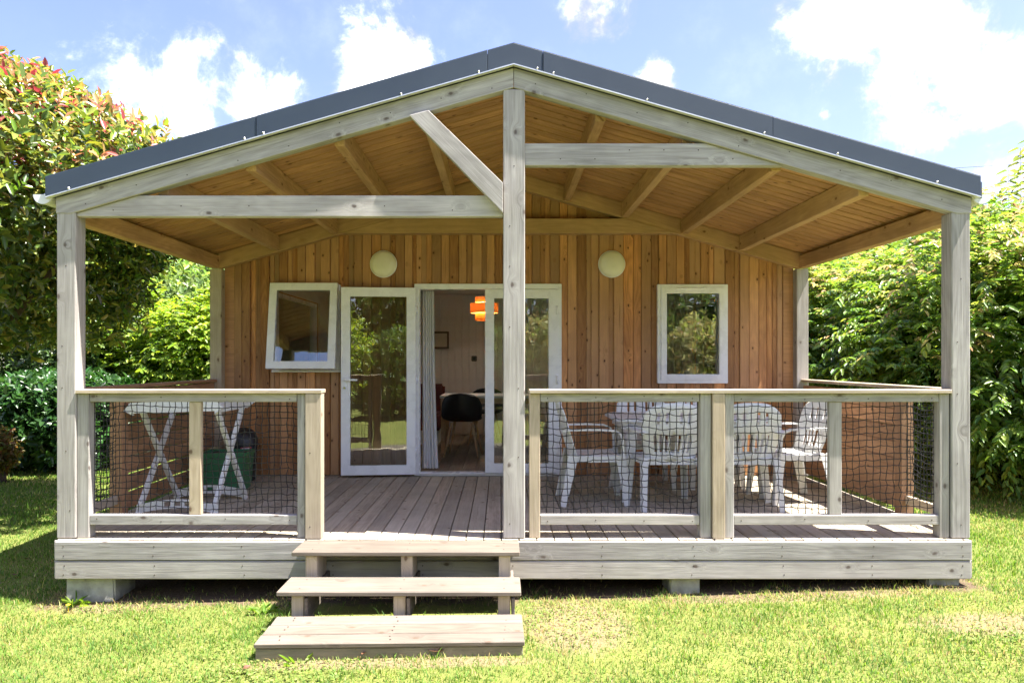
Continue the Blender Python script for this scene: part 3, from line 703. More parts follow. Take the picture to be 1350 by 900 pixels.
def build_nails():
    nail = mesh('nail', *lathe([(0.0, 0.0), (0.0043, 0.0), (0.004, 0.0012), (0.0, 0.0016)], 8), True); nail.materials.append(M['rust'])
    byname = {}
    for o in list(bpy.data.objects):
        if o.type != 'MESH' or not o.data.materials or o.data.materials[0].name not in ('grey_timber', 'tan_timber') or not o.parent: continue
        m = WM[o.name]; vs = [m @ v.co for v in o.data.vertices]
        x0, x1 = min(v.x for v in vs), max(v.x for v in vs); y0 = min(v.y for v in vs); z0, z1 = min(v.z for v in vs), max(v.z for v in vs)
        host = o if o.parent is cabin else o.parent
        spots = []
        if o.name.startswith('post') and y0 < 5.2 and x1 - x0 > 0.1:
            n = int((z1 - z0) / 0.42)
            for k in range(n): spots.append((x0 + (x1 - x0) * rnd.choice((0.3, 0.5, 0.7)), z0 + 0.12 + k * 0.42 + rnd.uniform(-.08, .08)))
        elif o.name.startswith('fascia') and x1 - x0 > 1:
            for k in range(11):
                for q in (0.25, 0.75): spots.append((x0 + 0.06 + (x1 - x0 - 0.12) * k / 10 + rnd.uniform(-.01, .01), z0 + (z1 - z0) * q))
        elif o.name.startswith('tie_beam') and y0 < 5.2:
            for k in range(6): spots.append((x0 + 0.25 + (x1 - x0 - 0.6) * k / 5, z0 + (z1 - z0) * rnd.choice((0.3, 0.5, 0.7))))
        elif o.name.startswith('rafter') and y0 < 5.2:
            s = 1 if (x0 + x1) / 2 > XC else -1
            for k in range(9):
                u = 0.15 + 2.8 * k / 8; x = XC + s * u; spots.append((x, 3.646 - TAN * u - rnd.choice((0.04, 0.07, 0.1))))
        elif o.name.startswith('rail') and o.name[4:5] in ('', '.') and y0 < 5.05 and x1 - x0 > 0.5:
            for k in range(4): spots.append((x0 + 0.05 + (x1 - x0 - 0.1) * k / 3, (z0 + z1) / 2 + rnd.uniform(-.012, .012)))
        for x, z in spots: obj('nail', nail, None, host, Matrix.Translation((x, y0 - 0.0003, z)) @ Matrix.Rotation(R(90), 4, 'X'))
plain('rust', (0.06, 0.04, 0.03), 0.7)
build_nails()

# ------------------------------------------------------------------ steps, foundation blocks, wall lamps
def build_steps():
    s = thing('wooden_steps', 'weathered wooden steps of three treads leading up to the deck', 'steps', (-0.61, 4.45, 0))
    xa, xb = -1.345, 0.123
    slab('tread', (xa, 4.632, 0.372), (xb, 4.924, 0.401), 'step_timber', s, 0, 0.005)
    slab('tread', (xa, 4.315, 0.218), (xb, 4.612, 0.246), 'step_timber', s, 0, 0.005)
    ys = [3.93, 4.058, 4.188, 4.322]
    for i in range(3):
        beam('tread', (xa + 0.004 * i, (ys[i] + ys[i + 1]) / 2 - 0.012, 0.077 + 0.005 * i), (xb + 0.008 - 0.002 * i, (ys[i] + ys[i + 1]) / 2 + 0.008, 0.084 + 0.005 * i), ys[i + 1] - ys[i] - 0.008, 0.026, 'step_timber', s, (0, -0.04, 1), 0.004)
    beam('riser', (xa + 0.006, 3.945, 0.01), (xb, 3.968, 0.018), 0.028, 0.095, 'skirt_timber', s, (0, 0, 1), 0.004)
    beam('riser', (xa + 0.012, 3.96, 0.012), (xa + 0.02, 4.30, 0.02), 0.028, 0.09, 'skirt_timber', s, (0, 0, 1), 0.004)
    for x in (-1.262, -0.645, -0.012):
        slab('upright', (x, 4.66, 0.14), (x + 0.075, 4.92, 0.371), 'tan_timber', s, 2)
        slab('upright', (x - 0.004, 4.36, 0.0), (x + 0.071, 4.60, 0.217), 'tan_timber', s, 2)
        slab('stringer', (x + 0.078, 4.34, 0.06), (x + 0.098, 4.92, 0.2), 'step_timber', s, 1)
build_steps()
def build_screws():
    st = bpy.data.objects['wooden_steps']
    me = mesh('screw', *lathe([(0.0, 0.0), (0.005, 0.0), (0.0045, 0.0008), (0.0, 0.001)], 8), True); me.materials.append(M['rust'])
    for x in (-1.225, -0.61, 0.025):
        for y, z in ((4.70, 0.4012), (4.86, 0.4012), (4.38, 0.2462), (4.55, 0.2462), (3.97, 0.095), (4.02, 0.096), (4.10, 0.1005), (4.15, 0.1015), (4.23, 0.1055), (4.28, 0.1065)):
            obj('screw', me, None, st, Matrix.Translation((x + rnd.uniform(-.008, .008), y + rnd.uniform(-.008, .008), z)))
build_screws()
def blk(x0, x1, y0, y1, z0, z1, label):
    bm = bmesh.new(); bmesh.ops.create_cube(bm, size=1, matrix=Matrix.Diagonal((x1 - x0, y1 - y0, z1 - z0, 1)))
    bmesh.ops.bevel(bm, geom=list(bm.edges), offset=0.012, segments=2, affect='EDGES')
    bmesh.ops.subdivide_edges(bm, edges=[e for e in bm.edges if e.calc_length() > 0.08], cuts=3, use_grid_fill=True)
    for v in bm.verts: v.co += Vector((rnd.uniform(-1, 1), rnd.uniform(-1, 1), rnd.uniform(-1, 1))) * 0.003
    o = obj('foundation_block', bm_mesh(bm, 'foundation_block'), 'concrete', None, Matrix.Translation(((x0 + x1) / 2, (y0 + y1) / 2, (z0 + z1) / 2))); tag(o, label, 'block', 'concrete blocks under the deck')
blk(-3.02, -2.68, 5.0, 5.3, -0.16, 0.1335, 'wide grey concrete block under the deck corner by the drying rack')
blk(1.175, 1.385, 5.0, 5.25, -0.10, 0.1335, 'small pale concrete block under the deck below the netted railing middle')
blk(2.96, 3.19, 5.0, 5.25, -0.10, 0.1335, 'low concrete block under the deck corner beside the leafy hedge')
for x, lab in ((-1.248, 'round cream wall lamp above the open door leaf'), (1.183, 'round cream wall lamp between the door and the fixed window')):
    t = thing('wall_lamp', lab, 'lamp', (x, YW - 0.01, 2.655), group='round bulkhead lamps')
    m = Matrix.Rotation(R(90), 4, 'X')
    me = mesh('base', *lathe([(0.0, -0.005), (0.13, -0.005), (0.132, 0.012), (0.122, 0.02), (0, 0.02)], 32), True); obj('base', me, 'white_pvc', t, m, False)
    pr = [(0.137 * math.cos(a), 0.02 + 0.055 * math.sin(a)) for a in np.linspace(0, math.pi / 2, 9)]
    me = mesh('rim', *lathe([(0.126, 0.004), (0.143, 0.004), (0.146, 0.014), (0.142, 0.024), (0.136, 0.026)], 40), True); obj('rim', me, 'white_pvc', t, m, False)
    me = mesh('diffuser', *lathe([(0.133, 0.008)] + pr, 40), True); obj('diffuser', me, 'lamp_cream', t, m, False)

# ------------------------------------------------------------------ white plastic table and chairs on the deck
def build_chair():
    t = thing('garden_chair', 'x', 'chair')
    # seat: dished sheet with rolled edge
    bm = bmesh.new(); n = 9; g = [[None] * n for _ in range(n)]
    for j in range(n):
        for i in range(n):
            s = -1 + 2 * i / (n - 1); q = j / (n - 1)
            hw = 0.225 + 0.025 * q; x = s * hw; y = -0.21 + 0.45 * q; z = 0.425 - 0.018 * (1 - s * s) * math.sin(q * math.pi * 0.9) + 0.012 * q - (0.03 * max(0, q - 0.85) / 0.15)
            if abs(s) == 1: z -= 0.02
            g[j][i] = bm.verts.new((x, y, z))
    for j in range(n - 1):
        for i in range(n - 1):
            if 2 <= j <= 5 and i in (1, 3, 4, 6) and False: continue
            bm.faces.new((g[j][i], g[j][i + 1], g[j + 1][i + 1], g[j + 1][i]))
    bmesh.ops.recalc_face_normals(bm, faces=bm.faces); bmesh.ops.solidify(bm, geom=list(bm.faces), thickness=0.008)
    obj('seat', bm_mesh(bm, 'seat', True), 'white_plastic', t, None, False)
    # apron under the seat
    p = [(-0.22, -0.20, 0.395), (-0.245, 0.0, 0.395), (-0.25, 0.22, 0.40), (0.25, 0.22, 0.40), (0.245, 0, 0.395), (0.22, -0.20, 0.395)]
    v, f = sweep(p, 0.05, 0.007, (0, 0, 1), True); obj('apron', mesh('apron', v, f), 'white_plastic', t, None, False)
    # slotted backrest
    bm = bmesh.new(); ss = np.linspace(-1, 1, 23); ts = np.array([0, .07, .14, .3, .46, .55, .64, .74, .84, .92, 1.0]); G = {}
    for j, q in enumerate(ts):
        for i, s in enumerate(ss):
            hw = 0.205 + 0.055 * math.sin(min(1, q * 1.25) * math.pi / 2) - 0.05 * max(0, q - 0.6) ** 1.2
            x = s * hw; y = -0.205 - 0.15 * q + 0.03 * q * q + 0.055 * s * s; z = 0.40 + 0.485 * q - 0.075 * q * q * s ** 4 - 0.02 * q * s * s
            G[j, i] = bm.verts.new((x, y, z))
    for j in range(len(ts) - 1):
        for i in range(22):
            if 2 <= j <= 3 and i in (4, 6, 8, 10, 11, 13, 15, 17): continue
            if 6 <= j <= 7 and i in (5, 8, 13, 16): continue
            bm.faces.new((G[j, i], G[j, i + 1], G[j + 1, i + 1], G[j + 1, i]))
    for v in [v for v in bm.verts if not v.link_faces]: bm.verts.remove(v)
    bmesh.ops.recalc_face_normals(bm, faces=bm.faces); bmesh.ops.solidify(bm, geom=list(bm.faces), thickness=0.009)
    obj('backrest', bm_mesh(bm, 'backrest', True), 'white_plastic', t, None, False)
    for s in (-1, 1):
        # arm: flat band from the back, forward, then bending down into the front leg
        pa = [(s * 0.235, -0.27, 0.635), (s * 0.265, -0.19, 0.645), (s * 0.275, 0.0, 0.648), (s * 0.272, 0.14, 0.642), (s * 0.262, 0.20, 0.62), (s * 0.255, 0.225, 0.57), (s * 0.252, 0.23, 0.48), (s * 0.25, 0.235, 0.40)]
        v, f = sweep(pa, [0.05, 0.055, 0.058, 0.058, 0.055, 0.055, 0.062, 0.075], [0.014] * 8, (1, 0, 0)); obj('armrest', mesh('armrest', v, f, False), 'white_plastic', t, None, False)
        for fy, y0, y1 in ((1, 0.215, 0.265), (-1, -0.185, -0.275)):
            path = [(s * 0.242, y0, 0.43), (s * 0.25, y0 + (y1 - y0) * 0.3, 0.3), (s * 0.258, y0 + (y1 - y0) * 0.65, 0.14), (s * 0.265, y1, 0.0)]
            a = sweep(path, [0.085, 0.072, 0.058, 0.046], [0.009] * 4, (0, 1, 0))
            b = sweep([(p[0] - s * 0.022, p[1] + fy * w, p[2]) for p, w in zip(path, (0.038, 0.032, 0.026, 0.02))], [0.05, 0.045, 0.04, 0.036], [0.008] * 4, (1, 0, 0))
            v, f = merge(a, b); obj('leg', mesh('leg', v, f), 'white_plastic', t, None, False)
    return t
proto = build_chair()
GC = 'white plastic chairs round the terrace table'
chairs = [
    (0.80, 6.32, R(-90), 'white plastic armchair at the table end nearest the glass door'),
    (1.40, 6.14, R(2), 'white plastic armchair backing onto the netting between the middle post and newel'),
    (2.06, 6.15, R(-4), 'white plastic armchair backing onto the netting just past the newel'),
    (1.42, 7.12, R(176), 'white plastic armchair on the wall side of the table, towards the door'),
    (2.05, 7.14, R(184), 'white plastic armchair on the wall side of the table, below the fixed window'),
    (2.57, 6.40, R(97), 'white plastic armchair in the sun at the table end by the boarded screen')]
for i, (x, y, rz, lab) in enumerate(chairs):
    c = proto if i == 0 else copy_tree(proto)
    c.matrix_basis = Matrix.Translation((x, y, DECK + 0.001)) @ Matrix.Rotation(rz, 4, 'Z'); c['label'] = lab; c['group'] = GC
def build_table():
    t = thing('garden_table', 'white plastic garden table between the white armchairs', 'table', (1.70, 6.62, DECK + 0.001))
    def rr(a, b, r, n=6):
        return [(sx * (a - r) + r * math.cos(th), sy * (b - r) + r * math.sin(th)) for sx, sy, s0 in ((1, 1, 0), (-1, 1, 90), (-1, -1, 180), (1, -1, 270)) for th in [R(s0 + 90 * k / n) for k in range(n + 1)]]
    o = rr(0.70, 0.42, 0.12); n = len(o)
    rings = [(1.0, 0.70), (1.0, 0.718), (0.985, 0.726), (0.9, 0.724)]
    v = [(x * s, y * s, z) for s, z in rings for x, y in o]; f = [[k * n + i, k * n + (i + 1) % n, (k + 1) * n + (i + 1) % n, (k + 1) * n + i] for k in range(3) for i in range(n)]
    f += [[3 * n + i for i in range(n)]]; v += [(x * 0.985, y * 0.985, 0.702) for x, y in o]; f += [[4 * n + i for i in range(n)][::-1]]
    obj('table_top', mesh('table_top', v, f), 'white_plastic', t, None, False)
    p = [(x * 0.9, y * 0.88, 0.665) for x, y in o]; v, f = sweep(p, 0.07, 0.008, (0, 0, 1), True); obj('apron', mesh('apron', v, f), 'white_plastic', t, None, False)
    for sx in (-1, 1):
        for sy in (-1, 1):
            path = [(sx * 0.58, sy * 0.32, 0.70), (sx * 0.60, sy * 0.335, 0.45), (sx * 0.625, sy * 0.35, 0.15), (sx * 0.645, sy * 0.362, 0.0)]
            a = sweep(path, [0.10, 0.085, 0.065, 0.06], [0.01] * 4, (0, 1, 0)); b = sweep([(q[0] - sx * 0.035, q[1] + sy * 0.035, q[2]) for q in path], [0.08, 0.07, 0.055, 0.05], [0.01] * 4, (1, 0, 0))
            v, f = merge(a, b); obj('leg', mesh('leg', v, f), 'white_plastic', t, None, False)
build_table()

# ------------------------------------------------------------------ drying rack and bins on the deck
def build_rack():
    t = thing('drying_rack', 'white folding clothes drying rack with crossed legs behind the netting', 'drying rack', (-2.6, 6.1, DECK + 0.001))
    for x, lab in ((-0.30, 1), (0.30, 2)):
        v, f = sweep([(x, -0.33, 0.0), (x, -0.30, 0.06), (x, 0.33, 0.83)], 0.03, 0.044, (1, 0, 0)); obj('leg', mesh('leg', v, f), 'white_plastic', t, None, False)
        v, f = sweep([(x + 0.03, 0.31, 0.0), (x + 0.03, 0.28, 0.06), (x + 0.03, -0.33, 0.83)], 0.03, 0.044, (1, 0, 0)); obj('leg', mesh('leg', v, f), 'white_plastic', t, None, False)
        v, f = tube([(x - 0.018, 0.0, 0.425), (x + 0.05, 0.0, 0.425)], 0.014, 10); obj('pivot', mesh('pivot', v, f, True), 'white_plastic', t, None, False)
    # bowed foot panels with slots
    for y, zz in ((-0.335, 0.0), (0.315, 0.0)):
        parts = []; n = 24
        xs = np.linspace(-0.31, 0.34, n + 1); th = 0.012
        up = lambda u: 0.075 + 0.045 * math.sin(math.pi * u); lo = lambda u: 0.004 + 0.045 * math.sin(math.pi * u)
        for i in range(n):
            u0, u1 = i / n, (i + 1) / n
            cut = i in (8, 9, 11, 12, 14, 15)
            for (c, d) in (((0, 1),) if not cut else ((0, 0.25), (0.78, 1))):
                q = []
                for (x, u) in ((xs[i], u0), (xs[i + 1], u1)):
                    for e in (c, d): q.append((x, lo(u) + (up(u) - lo(u)) * e))
                V = [(p[0], y - th / 2, p[1]) for p in q] + [(p[0], y + th / 2, p[1]) for p in q]
                parts.append((V, [[0, 2, 3, 1], [4, 5, 7, 6], [0, 4, 6, 2], [1, 3, 7, 5], [0, 1, 5, 4], [2, 6, 7, 3]]))
        v, f = merge(*parts); obj('foot_panel', mesh('foot_panel', v, f), 'white_plastic', t, None, False)
    for y in (-0.36, 0.36):
        v, f = sweep([(-0.36, y, 0.81), (-0.34, y, 0.85), (0.33, y, 0.87), (0.36, y, 0.83)], 0.03, 0.085, (0, 1, 0)); obj('top_bar', mesh('top_bar', v, f), 'white_plastic', t, None, False)
    for x in (-0.36, 0.345):
        v, f = sweep([(x, -0.343, 0.85), (x, 0.343, 0.85)], 0.03, 0.07, (1, 0, 0)); obj('top_bar', mesh('top_bar', v, f), 'white_plastic', t, None, False)
    for x in np.linspace(-0.28, 0.27, 8):
        v, f = tube([(x, -0.345, 0.862), (x, 0.345, 0.862)], 0.005, 6); obj('wire', mesh('wire', v, f), 'white_plastic', t, None, False)
build_rack()
def build_bins():
    t = thing('domed_bin', 'black domed bin with a red recycling label against the cladding', 'bin', (-2.66, 7.42, DECK + 0.001))
    obj('body', mesh('body', *lathe([(0, 0), (0.128, 0), (0.134, 0.02), (0.148, 0.36), (0.15, 0.37)], 32), True), 'bin_black', t, None, False)
    obj('lid', mesh('lid', *lathe([(0.158, 0.355), (0.158, 0.385), (0.152, 0.43), (0.13, 0.485), (0.09, 0.522), (0.04, 0.538), (0, 0.541)], 32), True), 'bin_black', t, None, False)
    r = 0.1535
    def patch(a0, a1, z0, z1, rr, n=8):
        V = [(rr * math.cos(a), rr * math.sin(a), z) for z in (z0, z1) for a in np.linspace(a0, a1, n)]
        return V, [[i, i + 1, n + i + 1, n + i] for i in range(n - 1)]
    a0, a1 = R(-77), R(-35)
    lb = obj('label', mesh('label', *patch(a0, a1, 0.20, 0.352, r)), 'label_red', t, None, False)
    ms = []
    for i, a in enumerate((R(-66), R(-47))):
        for j, z in enumerate((0.245, 0.295)):
            n = 16; V = []; F = []
            for k in range(n):
                th = 2 * math.pi * k / n
                for q in (0.011, 0.019):
                    aa = a + q * math.cos(th) / r; V.append(((r + 0.0015) * math.cos(aa), (r + 0.0015) * math.sin(aa), z + q * math.sin(th)))
            F = [[2 * k, 2 * k + 1, (2 * k + 3) % (2 * n), (2 * k + 2) % (2 * n)] for k in range(n)]
            ms.append((V, F)); ms.append(patch(a - 0.025, a + 0.025, z - 0.005, z + 0.005, r + 0.0015, 3))
    ms.append(patch(R(-72), R(-42), 0.332, 0.342, r + 0.0015, 6)); ms.append(patch(R(-72), R(-42), 0.205, 0.211, r + 0.0015, 6))
    v, f = merge(*ms); obj('print', mesh('print', v, f), 'label_white', lb, None, False)
    t = thing('green_crate', 'dark green plastic tub standing between drying rack and black bin', 'tub', (-2.62, 6.93, DECK + 0.001), R(4))
    a, b, h = 0.205, 0.15, 0.33
    def ring(s, z): return [(-a * s, -b * s, z), (a * s, -b * s, z), (a * s, b * s, z), (-a * s, b * s, z)]
    v = ring(0.88, 0) + ring(1, h) + ring(1.05, h) + ring(1.05, h + 0.03) + ring(0.98, h + 0.03) + ring(0.86, 0.02)
    f = [[3, 2, 1, 0]] + [[4 * k + i, 4 * k + (i + 1) % 4, 4 * k + 4 + (i + 1) % 4, 4 * k + 4 + i] for k in range(5) for i in range(4)] + [[20, 21, 22, 23]]
    obj('body', mesh('body', v, f), 'bin_green', t, None, False)
    bm = bmesh.new(); bmesh.ops.create_grid(bm, x_segments=12, y_segments=10, size=1)
    for q in bm.verts: q.co = Vector((q.co.x * a * 0.93, q.co.y * b * 0.93, h - 0.01 + 0.03 * math.sin(q.co.x * 4 + 1) * math.cos(q.co.y * 5) + rnd.uniform(-0.006, 0.006)))
    obj('bin_liner', bm_mesh(bm, 'bin_liner', True), 'bin_black', t, None, False)
build_bins()

# ------------------------------------------------------------------ inside the room
def build_interior():
    FZ = 0.425
    # curtain drawn to the side of the doorway
    bm = bmesh.new(); n = 60; m = 14; g = []
    for j in range(m + 1):
        q = j / m; row = []
        for i in range(n + 1):
            u = i / n; x = -0.855 + (0.13 + 0.045 * (1 - q) ** 2) * u; y = YW + 0.17 + 0.028 * math.sin(u * 2 * math.pi * 5.5 + 0.5 * math.sin(q * 3)) + 0.01 * math.sin(u * 25 + q * 2)
            row.append(bm.verts.new((x, y, FZ + 0.03 + q * 1.93)))
        g.append(row)
    for j in range(m):
        for i in range(n): bm.faces.new((g[j][i], g[j][i + 1], g[j + 1][i + 1], g[j + 1][i]))
    o = obj('curtain', bm_mesh(bm, 'curtain', True), 'curtain'); tag(o, 'white curtain gathered at the side of the open doorway', 'curtain')
    # dining table
    t = thing('dining_table', 'pale topped dining table with wooden legs inside the cabin', 'table', (-0.13, 9.75, FZ))
    v, f = box_vf((-0.66, -0.4, 0.715), (0.66, 0.4, 0.745)); obj('table_top', mesh('table_top', v, f), 'interior_white', t, None, False)
    v, f = merge(box_vf((-0.6, -0.35, 0.64), (0.6, -0.33, 0.714)), box_vf((-0.6, 0.33, 0.64), (0.6, 0.35, 0.714)), box_vf((-0.62, -0.328, 0.64), (-0.6, 0.328, 0.714)), box_vf((0.6, -0.328, 0.64), (0.62, 0.328, 0.714)))
    obj('apron', mesh('apron', v, f), 'pale_wood', t, None, False)
    for sx in (-1, 1):
        for sy in (-1, 1):
            v, f = sweep([(sx * 0.62, sy * 0.36, 0), (sx * 0.62, sy * 0.36, 0.713)], [0.045, 0.06], [0.045, 0.06], (1, 0, 0)); obj('leg', mesh('leg', v, f), 'pale_wood', t, None, False)
    def shell_chair(loc, rz, lab):
        t = thing('dining_chair', lab, 'chair', loc, rz, 'black shell chairs at the dining table')
        bm = bmesh.new(); rows = []
        prof = [(0.21, 0.455), (0.12, 0.44), (0.0, 0.432), (-0.12, 0.44), (-0.19, 0.47), (-0.225, 0.53), (-0.245, 0.62), (-0.258, 0.70), (-0.265, 0.76), (-0.268, 0.80)]
        wid = [0.2, 0.225, 0.235, 0.24, 0.25, 0.255, 0.255, 0.245, 0.215, 0.15]
        for j, (y, z) in enumerate(prof):
            row = []
            for i in range(13):
                s = -1 + 2 * i / 12; fwd = 0.10 * s ** 2 * min(1, max(0, (j - 3) / 3)); lift = 0.035 * s ** 4 * (j < 5)
                row.append(bm.verts.new((s * wid[j], y + fwd, z + lift - 0.02 * s * s * (j > 6))))
            rows.append(row)
        for j in range(len(rows) - 1):
            for i in range(12): bm.faces.new((rows[j][i], rows[j][i + 1], rows[j + 1][i + 1], rows[j + 1][i]))
        bmesh.ops.recalc_face_normals(bm, faces=bm.faces); bmesh.ops.solidify(bm, geom=list(bm.faces), thickness=0.012)
        obj('shell', bm_mesh(bm, 'shell', True), 'black_shell', t, None, False)
        for sx in (-1, 1):
            for sy in (-1, 1):
                v, f = tube([(sx * 0.13, sy * 0.12, 0.425), (sx * 0.215, sy * 0.21, 0.0)], [0.017, 0.011], 10); obj('leg', mesh('leg', v, f, True), 'pale_wood', t, None, False)
        return t
    shell_chair((-0.47, 9.12, FZ), R(-6), 'black shell chair with wooden legs in front of the indoor table')
    shell_chair((-0.22, 10.42, FZ), R(172), 'black shell chair half hidden behind the indoor dining table')
    # pendant lamp
    t = thing('pendant_lamp', 'orange tiered veneer pendant lamp hanging over the indoor table', 'lamp', (-0.22, 9.75, 2.15))
    for r, z0, z1 in ((0.125, 0.26, 0.34), (0.19, 0.12, 0.25), (0.125, 0.02, 0.11)):
        v, f = lathe([(r, z0), (r, z1), (r - 0.004, z1), (r - 0.004, z0), (r, z0)], 40); obj('ring', mesh('ring', v, f, True), 'pendant_veneer', t, None, False)
    obj('bulb', mesh('bulb', *lathe([(0, 0.14), (0.03, 0.155), (0.035, 0.18), (0.015, 0.23), (0.012, 0.26), (0, 0.26)], 16), True), 'lit_bulb', t, None, False)
    v, f = merge(tube([(0, 0, 0.26), (0, 0, 0.549)], 0.004, 6), tube([(-0.18, 0, 0.25), (0.18, 0, 0.25)], 0.003, 5), tube([(0, -0.18, 0.25), (0, 0.18, 0.25)], 0.003, 5)); obj('cord', mesh('cord', v, f), 'rubber', t, None, False)
    # picture and switch on the far wall
    t = thing('picture_frame', 'small wooden picture frame on the white wall indoors', 'picture', (-0.98, YEND - 0.035, 1.95))
    obj('frame', frame_mesh(-0.14, 0.14, -0.13, 0.15, 0.03, -0.02, 0.012), 'switch_brown', t, None, False)
    v, f = box_vf((-0.11, -0.006, -0.1), (0.11, 0.006, 0.12)); obj('print', mesh('print', v, f), 'picture_white', t, None, False)
    t = thing('thermostat', 'small dark thermostat on the white wall indoors', 'thermostat', (-0.43, YEND - 0.034, 1.66))
    bm = bmesh.new(); bmesh.ops.create_cube(bm, size=1, matrix=Matrix.Diagonal((0.09, 0.025, 0.09, 1))); bmesh.ops.bevel(bm, geom=list(bm.edges), offset=0.008, segments=2, affect='EDGES'); obj('case', bm_mesh(bm, 'case'), 'switch_brown', t, None, False)
    v, f = lathe([(0, 0.0), (0.025, 0.0), (0.022, 0.01), (0, 0.01)], 16); obj('dial', mesh('dial', v, f), 'rubber', t, Matrix.Translation((0, -0.013, 0)) @ Matrix.Rotation(R(90), 4, 'X'), False)
    # bench seat along the side
    t = thing('bench_seat', 'dark red upholstered bench seat beside the indoor table', 'bench', (-1.6, 10.6, FZ))
    for nm, lo, hi in (('seat', (-0.75, -0.3, 0.2), (0.75, 0.3, 0.45)), ('backrest', (-0.75, 0.32, 0.2), (0.75, 0.45, 0.85)), ('plinth', (-0.7, -0.25, 0.0), (0.7, 0.4, 0.198))):
        bm = bmesh.new(); L = [hi[i] - lo[i] for i in range(3)]; bmesh.ops.create_cube(bm, size=1, matrix=Matrix.Translation([(hi[i] + lo[i]) / 2 for i in range(3)]) @ Matrix.Diagonal((*L, 1)))
        bmesh.ops.bevel(bm, geom=list(bm.edges), offset=0.04 if nm != 'plinth' else 0.004, segments=3, affect='EDGES'); obj(nm, bm_mesh(bm, nm), 'sofa' if nm != 'plinth' else 'interior_white', t, None, False)
build_interior()

# ------------------------------------------------------------------ vegetation
def nrm(a): return a / np.maximum(np.linalg.norm(a, axis=-1, keepdims=True), 1e-9)
def leaf_mesh(name, P, D, U, Ln, W, col, mat, droop=0.12, fold=0.18):
    """leaf blades: P base, D along, U face normal; two folded quads each"""
    D = nrm(D); S = nrm(np.cross(D, U)); U = nrm(np.cross(S, D)); n = len(P)
    Ln = Ln[:, None]; W = W[:, None]
    b = P; tip = P + D * Ln - U * Ln * droop
    m1 = P + D * Ln * 0.33 + U * Ln * 0.03; m2 = P + D * Ln * 0.70 - U * Ln * droop * 0.35
    l1 = m1 + S * W * 0.46 + U * W * fold; r1 = m1 - S * W * 0.46 + U * W * fold
    l2 = m2 + S * W * 0.40 + U * W * fold; r2 = m2 - S * W * 0.40 + U * W * fold
    V = np.stack([b, l1, l2, tip, r2, r1], 1).reshape(-1, 3).astype(np.float32)
    base = (np.arange(n) * 6)[:, None]
    F = np.concatenate([base + np.array([0, 3, 2, 1]), base + np.array([0, 5, 4, 3])], 1).reshape(-1)
    me = bpy.data.meshes.new(name); me.vertices.add(6 * n); me.vertices.foreach_set('co', V.ravel())
    me.loops.add(8 * n); me.loops.foreach_set('vertex_index', F.astype(np.int32))
    me.polygons.add(2 * n); me.polygons.foreach_set('loop_start', np.arange(0, 8 * n, 4, dtype=np.int32))
    me.update(calc_edges=True)
    at = me.attributes.new('col', 'FLOAT_COLOR', 'POINT'); c4 = np.concatenate([np.repeat(col, 6, 0), np.ones((6 * n, 1))], 1).astype(np.float32)
    at.data.foreach_set('color', c4.ravel()); me.materials.append(M[mat]); return me
def pal(r, n, cols, wts, jit=0.18):
    cols = np.array(cols); i = r.choice(len(cols), n, p=np.array(wts) / sum(wts)); c = cols[i] * (1 + r.normal(0, jit, (n, 1))) * (1 + r.normal(0, 0.06, (n, 3)))
    return np.clip(c, 0.002, 0.9)
def lumps(r, k, amp, power):
    c = nrm(r.normal(0, 1, (k, 3))); a = r.uniform(0.3, 1, k) * amp
    return lambda d: 1 + (np.maximum(0, d @ c.T) ** power * a).sum(1) - amp * 0.25
